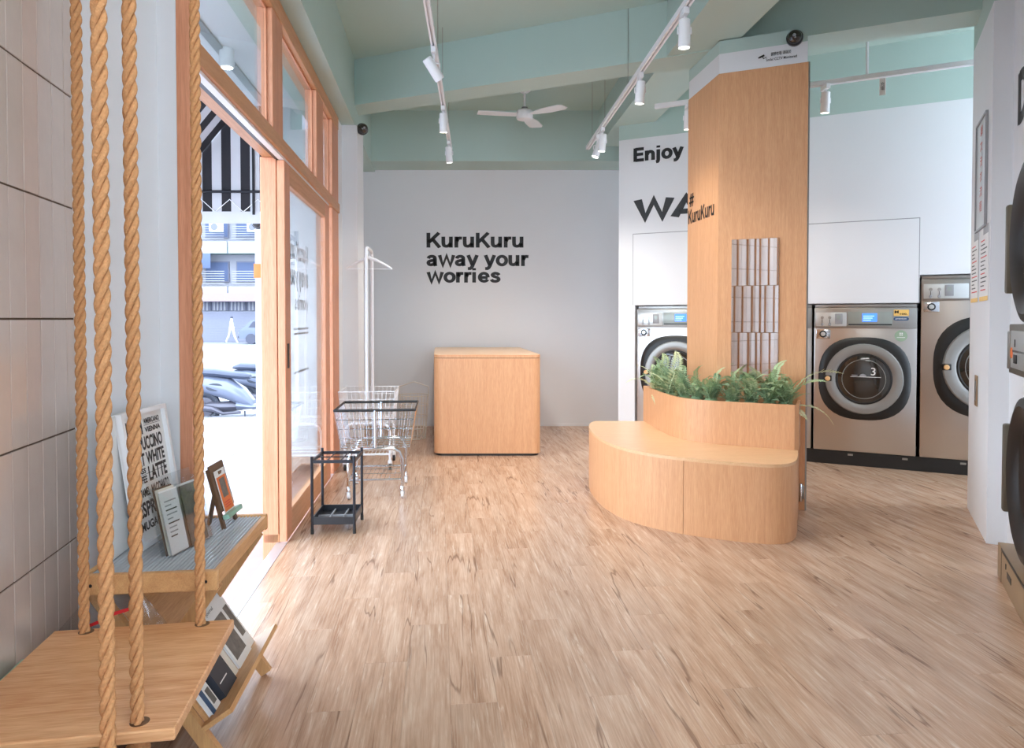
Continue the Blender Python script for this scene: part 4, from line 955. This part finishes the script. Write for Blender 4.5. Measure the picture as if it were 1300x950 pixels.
rows = [('IRISH', .05, .46, .335, .385), ('AMERICANO', .52, .95, .365, .383), ('VIENNA', .52, .95, .338, .355), ('CAPPUCCINO', .05, .95, .285, .328), ('FLAT WHITE', .05, .95, .238, .278), ('GLASS', .05, .38, .215, .232), ('LATTE', .44, .95, .185, .232), ('COFFEE', .05, .38, .185, .208), ('CARAMEL', .05, .40, .145, .172), ('MACCHIATO', .45, .95, .140, .174), ('ESPRESSO', .05, .95, .085, .132), ('MUGACCINO', .05, .95, .045, .072)]
iw = wd_-.05
for s, a, b, z0, z1 in rows:
    put_text(s, 'ink', t, (-iw/2+a*iw, -.001, z0), (1, 0, 0), w=(b-a)*iw, h=z1-z0, bold=.035)
for z in (.361, .211): obj('rule', MB().box(-iw/2+.03*iw, iw/2-.03*iw, -.001, 0, z, z+.0012), 'ink', t) if z < .3 else obj('rule', MB().box(.02*iw, iw/2-.03*iw, -.001, 0, z, z+.0012), 'ink', t)
t, wd_ = leaning('brochure_holder', 'clear acrylic brochure holder on the rack top', 'brochure holder', (-.992, 2.035), (-.957, 2.235), R(13))
for nm, b in (('back_sheet', (-wd_/2, wd_/2, .034, .037, 0, .235)), ('front_sheet', (-wd_/2, wd_/2, 0, .003, 0, .19)), ('side_sheet', (-wd_/2, -wd_/2+.003, .003, .034, 0, .21)), ('side_sheet', (wd_/2-.003, wd_/2, .003, .034, 0, .21)), ('divider', (-.002, .001, .003, .034, 0, .20)), ('base_sheet', (-wd_/2+.003, wd_/2-.003, .003, .034, 0, .003))):
    obj(nm, MB().box(*b), 'acrylic', t, 0)
bh = t
for i, (x, y, h, w2, m, lab) in enumerate(((-.090, .008, .19, .078, 'paper', 'cream leaflet with printed lines in the front of the acrylic holder'), (-.092, .016, .196, .08, 'paper2', 'brown edged leaflet second in the left pocket of the holder'), (-.092, .024, .20, .082, 'darkwood', 'brown leaflet at the back of the left pocket of the holder'),
                                        (.006, .010, .185, .085, 'photo', 'photo leaflet in the right pocket of the holder'), (.005, .020, .19, .088, 'paper', 'white leaflet behind the photo leaflet in the holder'))):
    q = thing('leaflet', lab, 'leaflet', (0, 0, 0), 0, 'leaflets in the acrylic holder')
    q.matrix_world = Matrix.Translation((bh.location.x, bh.location.y, SZ)) @ bh.rotation_euler.to_matrix().to_4x4() @ Matrix.Translation((x, y, .004))
    obj('sheet', MB().box(0, w2, 0, .004, 0, h), m, q, 0)
    if i == 0:
        for r_ in range(9): obj('text_line', MB().box(.012, .012+random.uniform(.025, .055), -.0004, 0, .05+.013*r_, .054+.013*r_), 'ink' if r_ % 3 == 0 else 'grey', q)
t, wd_ = leaning('table_easel', 'small dark wood easel holding an orange card on the rack', 'easel', (-.950, 2.315), (-.958, 2.445), R(15))
for x in (-wd_/2, wd_/2-.016): obj('leg', MB().box(x, x+.016, .004, .014, 0, .205), 'darkwood', t)
obj('back_board', MB().rbox(-wd_/2, wd_/2, .0, .006, .055, .215, .002, 1), 'darkwood', t); obj('ledge', MB().rbox(-wd_/2-.003, wd_/2+.003, -.022, 0, .03, .046, .002, 1), 'mintbox', t)
o = obj('rear_leg', MB().box(-.012, .012, 0, .008, 0, .19), 'darkwood', t); o.location = (0, .075, .013); o.rotation_euler = (R(26), 0, 0)
es = t
q = thing('display_card', 'orange printed card with a photo standing on the small easel', 'card', (0, 0, 0)); q.matrix_world = Matrix.Translation((es.location.x, es.location.y, SZ)) @ es.rotation_euler.to_matrix().to_4x4() @ Matrix.Translation((0, -.004, .046))
obj('card', MB().box(-.045, .045, 0, .002, 0, .145), 'paper', q, 0); obj('orange_field', MB().box(-.041, .041, -.0005, 0, .004, .122), 'orange', q, 0); obj('photo', MB().box(-.024, .024, -.001, -.0005, .05, .115), 'photo', q, 0)
for k in range(3): obj('text_line', MB().box(-.028, .02, -.001, -.0005, .016+.008*k, .019+.008*k), 'red', q, 0)
# ================================================================ washing machines (local x along the wall, y into it)
def washer(label, s0, w, h, number=None, zc=.63, sc=1.0, extras=False):
    t = thing('washing_machine', label, 'washing machine', WP(s0, 0, .12), WROT, 'front loading washing machines'); cx = w/2
    obj('body', MB().rbox(0, w, .004, .80, 0, h-.03, .008), 'steel', t)
    obj('top_ledge', MB().rbox(.004, w-.004, .03, .78, h-.03, h, .005), 'steel_d', t)
    pz0, pz1 = h-.205, h-.035
    pn = obj('control_panel', MB().rbox(.004, w-.004, -.010, .004, pz0, pz1, .004), 'steel_d', t)
    obj('coin_plate', MB().rbox(.015, .255*w/.78, -.016, -.010, pz0+.015, pz1-.035, .003), 'panelsil', pn)
    for x in (.065, .125):
        obj('coin_slot', MB().lathe([(.013, .016), (.013, .020)], 14, c=(x, 0, pz0+.09), axis='y'), 'steel_d', pn); obj('slot', MB().box(x-.002, x+.002, -.0215, -.016, pz0+.045, pz0+.075), 'blackrub', pn)
        obj('return_cup', MB().lathe([(.012, .016), (.010, .019)], 12, c=(x, 0, pz0+.032), axis='y', eb=1.2), 'grey', pn)
    rd = obj('card_reader', MB().rbox(.165, .225, -.021, -.016, pz0+.035, pz1-.045, .003), 'grey', pn); obj('reader_window', MB().box(.180, .210, -.0225, -.021, pz0+.075, pz1-.06), 'panelgrey', rd)
    obj('display_window', MB().rbox(.265*w/.78, .60*w/.78, -.013, -.010, pz0+.02, pz1-.03, .002), 'panelgrey', pn)
    ds = obj('display', MB().box(.375*w/.78, .485*w/.78, -.0145, -.013, pz0+.055, pz1-.045), 'screen', pn, 0)
    for k in range(3): obj('display_line', MB().box(.382*w/.78, (.44+.012*k)*w/.78, -.0152, -.0145, pz0+.066+.017*k, pz0+.071+.017*k), 'screen2', ds, 0)
    obj('button_strip', MB().box(.27*w/.78, .595*w/.78, -.0145, -.013, pz0+.026, pz0+.036), 'blackpl', pn, 0)
    lk = obj('lock_plate', MB().rbox(.018, .128, -.008, .004, pz0-.092, pz0-.012, .003), 'chrome', t); obj('lock', MB().lathe([(.030, .008), (.030, .014), (.020, .015)], 22, c=(.073, 0, pz0-.052), axis='y'), 'blackrub', lk); obj('lock_core', MB().lathe([(.019, .015), (.016, .019)], 18, c=(.073, 0, pz0-.052), axis='y'), 'panelsil', lk)
    c = (cx, 0, zc)
    sr = obj('door_surround', MB().lathe([(.348*sc, -.002), (.352*sc, .012), (.335*sc, .026), (.30*sc, .032)], 48, c=c, axis='y', sq=2.6), 'blackrub', t)
    dr = obj('door', MB(), 'greyring', t) if False else obj('door', MB().lathe([(.298*sc, .02), (.298*sc, .042), (.290*sc, .052), (.262*sc, .056), (.232*sc, .053), (.218*sc, .046), (.210*sc, .030)], 48, c=c, axis='y'), 'greyring', t)
    # open ring: replace caps by the dark bowl
    obj('door_gasket', MB().lathe([(.216*sc, .047), (.205*sc, .050), (.198*sc, .046)], 44, c=c, axis='y'), 'blackrub', dr)
    gl = obj('door_glass', MB().lathe([(.198*sc, .048), (.170*sc, .056), (.12*sc, .064), (.06*sc, .068), (.01, .069)], 40, c=c, axis='y'), 'darkglass', dr)
    obj('glass_ring', MB().tube([(c[0]+.165*sc*math.cos(a), -.0575, c[2]+.165*sc*math.sin(a)) for a in [2*math.pi*k/40 for k in range(40)]], .003, 5, closed=True), 'greyring', gl)
    hd = obj('handle_recess', MB().rbox(cx-.305*sc, cx-.245*sc, -.060, -.03, zc-.028, zc+.022, .006), 'blackrub', dr); obj('knob', MB().lathe([(.020, .066), (.021, .085), (.014, .09)], 18, c=(cx-.275*sc, 0, zc-.003), axis='y'), 'knob', hd)
    if number:
        put_text(number, 'paper', gl, (cx+.055, -.078, zc+.035), (1, 0, 0), h=.065, bold=.004); obj('mark_line', MB().box(cx-.10, cx+.13, -.0785, -.078, zc+.018, zc+.022), 'paper', gl, 0)
        obj('emblem', MB().prism([(.026*math.cos(R(a)), .022*math.sin(R(a))) for a in range(0, 181, 15)], 0, .0006), 'grey', gl, 0).matrix_local = Matrix.Translation((cx-.005, -.0775, zc+.024)) @ Matrix.Rotation(R(90), 4, 'X')
        obj('mark_text', MB().box(cx-.09, cx-.045, -.0785, -.078, zc+.030, zc+.036), 'grey', gl, 0)
    if extras:
        st = obj('price_sticker', MB().box(.61, .72, -.0125, -.010, pz0+.105, pz1-.015), 'yellow', pn, 0)
        put_text('M', 'ink', st, (.616, -.0135, pz0+.125), (1, 0, 0), w=.03, h=.024, bold=.03); put_text('100.', 'ink', st, (.655, -.0135, pz0+.113), (1, 0, 0), w=.055, h=.014, bold=.03)
        pb = obj('blue_badge', MB().prism(rrect(0, .11, 0, .028, .012, 4), 0, .002), 'blue', pn, 0); pb.matrix_local = Matrix.Translation((.61, -.0105, pz0+.065)) @ Matrix.Rotation(R(90), 4, 'X')
        put_text('premium', 'paper', pb, (.014, .007, .0025), (1, 0, 0), (0, 1, 0), w=.08, h=.014, bold=.02)
        gs = obj('round_sticker', MB().lathe([(.047, -.002), (.047, .0015)], 28, c=(.665, 0, pz0-.062), axis='y'), 'greensticker', t)
        for x in (-.011, .003):
            for z in (.0, .014): obj('sticker_mark', MB().box(.665+x, .675+x, -.003, -.002, pz0-.06+z, pz0-.05+z), 'paper', gs, 0)
        obj('sticker_text', MB().box(.635, .695, -.003, -.002, pz0-.078, pz0-.073), 'paper', gs, 0)
    return t
washer('steel front loading washer left of the column, fern in front', .188, .782, 1.266)
washer('steel washer mostly hidden behind the wooden column', .986, .782, 1.266)
washer('steel washer numbered three, right of the column', 1.785, .782, 1.266, '3', .632, 1.0, True)
washer('largest taller steel washer at the right end of the row', 2.592, 1.0, 1.495, None, .755, 1.17)
pb = thing('washer_plinth', 'black raised plinth under the row of washing machines', 'plinth', WP(.17, 0, 0), WROT)
obj('kick_board', MB().rbox(0, 3.45, .01, .80, 0, .12, .003, 1), 'blackrub', pb)
for k in range(8): obj('fixing_bracket', MB().box(.25+.41*k, .29+.41*k, .002, .01, .085, .10), 'steel_d', pb)

# ================================================================ stacked tumble dryer (local x towards the camera, y into the wall)
t = thing('tumble_dryer', 'dark stacked tumble dryer at the right edge of the picture', 'tumble dryer', (2.389, 3.424, 0), DROT); Wd = .84
bx = obj('plinth', MB().rbox(0, Wd, .0, .80, 0, .164, .004), 'plinthwood', t); obj('plinth_seam', MB().box(.105, .109, -.001, 0, 0, .164), 'blackrub', bx); obj('plinth_trim', MB().box(.105, Wd, -.002, .0, .150, .164), 'blackrub', bx)
obj('drawer_slot', MB().rbox(.26, .36, -.002, .0, .07, .10, .0008, 1), 'blackrub', bx); obj('keyhole', MB().box(.22, .232, -.002, 0, .10, .125), 'blackrub', bx)
obj('body', MB().rbox(.02, Wd, .105, .85, .164, 2.0, .008), 'dryer', t)
def ddoor(zc):
    c = (Wd/2+.02, .105, zc); d = obj('door', MB().lathe([(.375, 0), (.375, .05), (.355, .085), (.32, .095), (.28, .08), (.25, .055)], 44, c=c, axis='y'), 'blackrub', t)
    obj('door_glass', MB().lathe([(.25, .057), (.2, .045), (.1, .04), (.01, .038)][::1], 36, c=(c[0], c[1]-.002, c[2]), axis='y'), 'darkglass', d)
    obj('door_edge', MB().rbox(c[0]-.372, c[0]-.325, -.0, .07, zc-.22, zc+.20, .01), 'dryer', d)
ddoor(.56); ddoor(1.60)
cp = obj('control_panel', MB().rbox(.02, Wd, .03, .105, 1.00, 1.235, .006), 'dryer', t); pn = obj('panel_face', MB().rbox(.10, Wd-.05, -.006, .0, 1.03, 1.205, .003), 'panelsil', cp); pn.location = (0, .03, 0)
obj('price_dot', MB().lathe([(.026, .006), (.026, .008)], 20, c=(.13, 0, 1.10), axis='y'), 'orange', pn); obj('coin_slot', MB().box(.20, .215, -.008, -.006, 1.13, 1.165), 'blackrub', pn); obj('return_cup', MB().rbox(.19, .26, -.010, -.006, 1.055, 1.095, .001), 'blackrub', pn); obj('panel_line', MB().box(.10, Wd-.05, -.0075, -.006, 1.105, 1.115), 'chrome', pn)
obj('latch_plate', MB().rbox(.025, .075, .022, .03, 1.02, 1.20, .003), 'steel_d', cp); obj('side_tag', MB().box(.03, .075, .100, .105, .92, .985), 'panelsil', t)

# ================================================================ notices on the right pillar
def pplane(px, py): return onp(px, py, PB, DN)
PROT = DROT
def notice(name, label, cat, px0, px1, y0, y1, framed):
    a = pplane(px0, (y0+y1)/2); b = pplane(px1, (y0+y1)/2); m = (a+b)/2; zt = pplane((px0+px1)/2, y0).z; zb = pplane((px0+px1)/2, y1).z; w_ = (b-a).length; h_ = zt-zb
    t = thing(name, label, cat, (m.x-DN.x*.001, m.y-DN.y*.001, zb), PROT)
    if framed:
        obj('sheet', MB().box(-w_/2+.01, w_/2-.01, -.006, 0, .01, h_-.01), 'panelsil', t, 0); f = MB(); [f.box(*q) for q in ((-w_/2, w_/2, -.014, 0, 0, .012), (-w_/2, w_/2, -.014, 0, h_-.012, h_), (-w_/2, -w_/2+.012, -.014, 0, .012, h_-.012), (w_/2-.012, w_/2, -.014, 0, .012, h_-.012))]
        obj('frame', f, 'grey', t, 0)
        for i, ch in enumerate('\u55ae\u6b21\u6d17\u8863\u6d41\u7a0b'): put_text(ch, M['redtext'], t, (-.045, -.008, h_*.84-i*h_*.135), (1, 0, 0), h=h_*.095, w=.09, bold=.01)
    else:
        obj('sheet', MB().box(-w_/2, w_/2, -.003, 0, 0, h_), 'paper', t, 0)
        obj('orange_foot', MB().box(-w_/2, w_/2, -.0036, -.003, 0, h_*.06), 'yellow', t, 0); obj('heading', MB().box(-w_*.1, w_/2, -.0036, -.003, h_*.88, h_), 'grey', t, 0)
        rr = random.Random(px0)
        for k in range(13): obj('text_line', MB().box(-w_*.38, -w_*.38+w_*rr.uniform(.35, .78), -.0036, -.003, h_*(.14+.055*k), h_*(.155+.055*k)), 'ink' if k % 4 else 'red', t, 0)
M['redtext'] = mat('red_characters', (206, 84, 58), .5)
notice('framed_notice', 'tall grey framed notice with red characters on the wall end', 'notice', 1241.5, 1254, 152, 291, True)
notice('paper_notice', 'left printed paper notice below the framed notice', 'notice', 1234, 1242.5, 297, 384, False)
notice('paper_notice', 'right printed paper notice below the framed notice', 'notice', 1245, 1255.5, 287, 382, False)
a = pplane(1240, 496); t = thing('wall_plate', 'small brown switch plate low on the white wall end', 'switch plate', (a.x-DN.x*.001, a.y-DN.y*.001, a.z), PROT)
obj('plate', MB().rbox(-.05, .05, -.006, 0, -.095, .095, .003), 'plinthwood', t); obj('insert', MB().rbox(-.03, .03, -.008, -.006, -.06, .06, .0008, 1), 'steel_d', t)

# ================================================================ track lights, fan, dome cameras
def spot_head(label, P, aim, grp, power=None):
    """P = point on the underside of the track"""
    t = thing('track_spotlight', label, 'spotlight', P, 0, grp); aim = Vector(aim).normalized()
    obj('adapter', MB().rbox(-.016, .016, -.05, .05, -.035, 0, .003, 1), 'whitepl', t)
    obj('arm', MB().tube([(0, 0, -.035), (0, 0, -.085)], .008, 8).tube([(-.036, 0, -.13), (-.036, 0, -.095), (0, 0, -.085), (.036, 0, -.095), (.036, 0, -.13)], .005, 6), 'whitepl', t)
    h = obj('head', MB().lathe([(.024, -.085), (.031, -.08), (.033, .06), (.030, .068), (.028, .062)], 22), 'whitepl', t)
    rot = Vector((0, 0, 1)).rotation_difference(aim).to_matrix().to_4x4(); h.matrix_local = Matrix.Translation((0, 0, -.135)) @ rot
    obj('lens', MB().lathe([(.0275, .060), (.0275, .0635)], 20), 'lamp', h)
    ld_ = bpy.data.lights.new('spot', 'SPOT'); ld_.energy = SPOT if power is None else power; ld_.spot_size = R(125); ld_.spot_blend = .9; ld_.shadow_soft_size = .05; ld_.color = (1, .95, .88)
    lo = bpy.data.objects.new('spot_light', ld_); COL.objects.link(lo); lo.parent = h; lo.location = (0, 0, .085); lo.rotation_euler = (math.pi, 0, 0)
def track(label, A, B, cables, grp='ceiling tracks', rod=False):
    A, B = Vector(A), Vector(B); d = (B-A); t = thing('lighting_track', label, 'lighting track', A, math.atan2(d.y, d.x), grp); Ln = Vector((d.x, d.y)).length
    obj('rail', MB().box(0, Ln, -.018, -.006, 0, .034).box(0, Ln, .006, .018, 0, .034).box(0, Ln, -.006, .006, .018, .034), 'whitepl', t, 0)
    obj('end_cap', MB().box(-.004, 0, -.018, .018, 0, .034).box(Ln, Ln+.004, -.018, .018, 0, .034), 'whitepl', t, 0)
    for q in cables:
        top = q[1] if isinstance(q, tuple) else CEIL; q = q[0] if isinstance(q, tuple) else q
        obj('suspension_wire', MB().tube([(q*Ln, 0, .034), (q*Ln, 0, top-A.z)], .012 if rod else .0022, 6), 'whitepl' if rod else 'steel_d', t)
    return t
T1z, T2z, T3z = 2.97, 2.94, 2.98
a = onz(572, 192, T1z); b = onz(541, 0, T1z); T1a = a; T1b = a+(b-a)*1.6
track('white track with three spotlights hanging on the left', a, T1b, (.08, .30, .42, .7))
def on_track(a, b, py, z):
    lo, hi = 0.0, 1.0
    for _ in range(40):
        q = (lo+hi)/2; P = a+(b-a)*q; v = P-CAM; c, s = math.cos(PITCH), math.sin(PITCH); y = PPY-FPX*(v.y*s+v.z*c)/(v.y*c-v.z*s)
        if y > py: lo = q
        else: hi = q
    return a+(b-a)*q
for i, (py, aim, lab) in enumerate(((62, (.55, .35, -.8), 'nearest white spotlight tilted right on the left track'), (136, (0, .1, -1), 'middle white spotlight on the left track'), (180, (.05, .1, -1), 'farthest white spotlight on the left track'))):
    spot_head(lab, on_track(T1a, T1b, py, T1z), aim, 'spotlights on the left track')
a = onz(746, 190, T2z); b = onz(878, 0, T2z); T2a = a; T2b = a+(b-a)*1.6
track('white track with spotlights running along the long beam', a, T2b, (.05, .17, .34, .72))
for i, (py, aim, lab) in enumerate(((13, (0, .05, -1), 'white spotlight nearest on the right hand track above the column'), (94, (-.05, .1, -1), 'second white spotlight on the right hand track'), (163, (-.1, .05, -1), 'third white spotlight on the right hand track'), (172, (-.35, -.1, -1), 'last white spotlight close to the track end'))):
    spot_head(lab, on_track(T2a, T2b, py, T2z), aim, 'spotlights on the right hand track')
a = onz(832, 138, T3z); a = Vector((a.x, a.y, T3z)); b = onz(1240, 82, T3z)
track('white track along the washing machine wall', a, b, ((.70, CEIL),), rod=True); T3a, T3b = a, b
def at_px(a, b, px):
    lo, hi = 0, 1
    for _ in range(40):
        q = (lo+hi)/2; P = a+(b-a)*q
        if 650+FPX*P.x/P.y < px: lo = q
        else: hi = q
    return a+(b-a)*q
spot_head('white spotlight above washer three on the washer wall track', at_px(T3a, T3b, 1045), (0, .1, -1), 'spotlights on the washer wall track', SPOT*.7)
spot_head('white spotlight on the washer wall track left of the column', at_px(T3a, T3b, 872), (0, .1, -1), 'spotlights on the washer wall track', SPOT*.7)
P = at_px(T3a, T3b, 1117); t = thing('hanging_tag', 'small white tag with black writing hanging from the washer wall track', 'tag', P, WROT); obj('plate', MB().rbox(-.021, .021, -.003, .003, -.125, -.004, .002, 1), 'paper', t)
for k, ch in enumerate('\u5145\u96fb'): put_text(ch, 'ink', t, (-.012, -.0036, -.06-.03*k), (1, 0, 0), w=.024, h=.026)
# fan
P = onY(666, 146, 7.0)
t = thing('ceiling_fan', 'white three blade ceiling fan near the back wall', 'ceiling fan', (P.x, P.y, CEIL))
dz = P.z-CEIL
obj('canopy', MB().lathe([(.03, -.05), (.06, -.03), (.065, 0)], 20), 'whitepl', t); obj('rod', MB().tube([(0, 0, -.04), (0, 0, dz+.05)], .012, 8), 'whitepl', t)
hb = obj('motor_hub', MB().lathe([(.035, -.055), (.075, -.045), (.082, -.03), (.082, .03), (.07, .045), (.025, .055), (.02, .08)], 28, c=(0, 0, dz)), 'whitepl', t); obj('dark_collar', MB().lathe([(.03, .05), (.03, .075)], 16, c=(0, 0, dz)), 'grey', hb)
for ang in (-37, 73, 190):
    mb = MB(); n = 10; vs = []
    for i in range(n+1):
        q = i/n; x = .07+.40*q; hw = .035+.035*min(1, q*2.2) if q < .95 else .05
        for z in (-.004, .004): vs += [(x, -hw, z-.012), (x, hw, z+.012)]
    fs = []
    for i in range(n):
        a_, b_ = i*4, i*4+4; fs += [(a_+2, b_+2, b_+3, a_+3), (a_, a_+1, b_+1, b_), (a_, b_, b_+2, a_+2), (a_+1, a_+3, b_+3, b_+1)]
    fs += [(0, 2, 3, 1), (n*4, n*4+1, n*4+3, n*4+2)]
    o = obj('blade', mb.add(vs, fs), 'whitepl', t); o.location = (0, 0, dz); o.rotation_euler = (R(-12), 0, R(ang))
def dome(label, P, rot):
    t = thing('dome_camera', label, 'camera', P, rot); obj('base', MB().lathe([(.052, 0), (.052, .018), (.048, .022)], 24, axis='y'), 'blackpl', t)
    d = obj('dome', MB().lathe([(.045, .02), (.044, .04), (.034, .058), (.018, .066), (.004, .068)], 24, axis='y'), 'darkglass', t); obj('lens', MB().lathe([(.012, .060), (.010, .070)], 12, axis='y'), 'grey', d)
Q = onp(1009, 49, CO+CFN*.002, CFN); dome('black dome camera on the head of the oak column', Q, math.atan2(CFD.y, CFD.x))
Q = onY(459.5, 162, 6.24); dome('black dome camera by the top of the white pillar', (-1.34, 6.30, Q.z), R(30)); 

# unseen glowing panels added as soft fill around the photographer
for i, (x, y) in enumerate(((.35, -.9), (2.2, -1.2), (.35, .6))):
    t = thing('fill_panel', ['added fill light panel behind the photographer, left', 'added fill light panel behind the photographer, right', 'added fill light panel above the photographer'][i], 'ceiling light', (x, y, CEIL), 0, 'added fill panels')
    obj('housing', MB().box(-.62, .62, -.32, .32, -.05, 0), 'whitepl', t, 0); obj('fill_glow', MB().box(-.6, .6, -.3, .3, -.056, -.05), 'panel', t, 0)
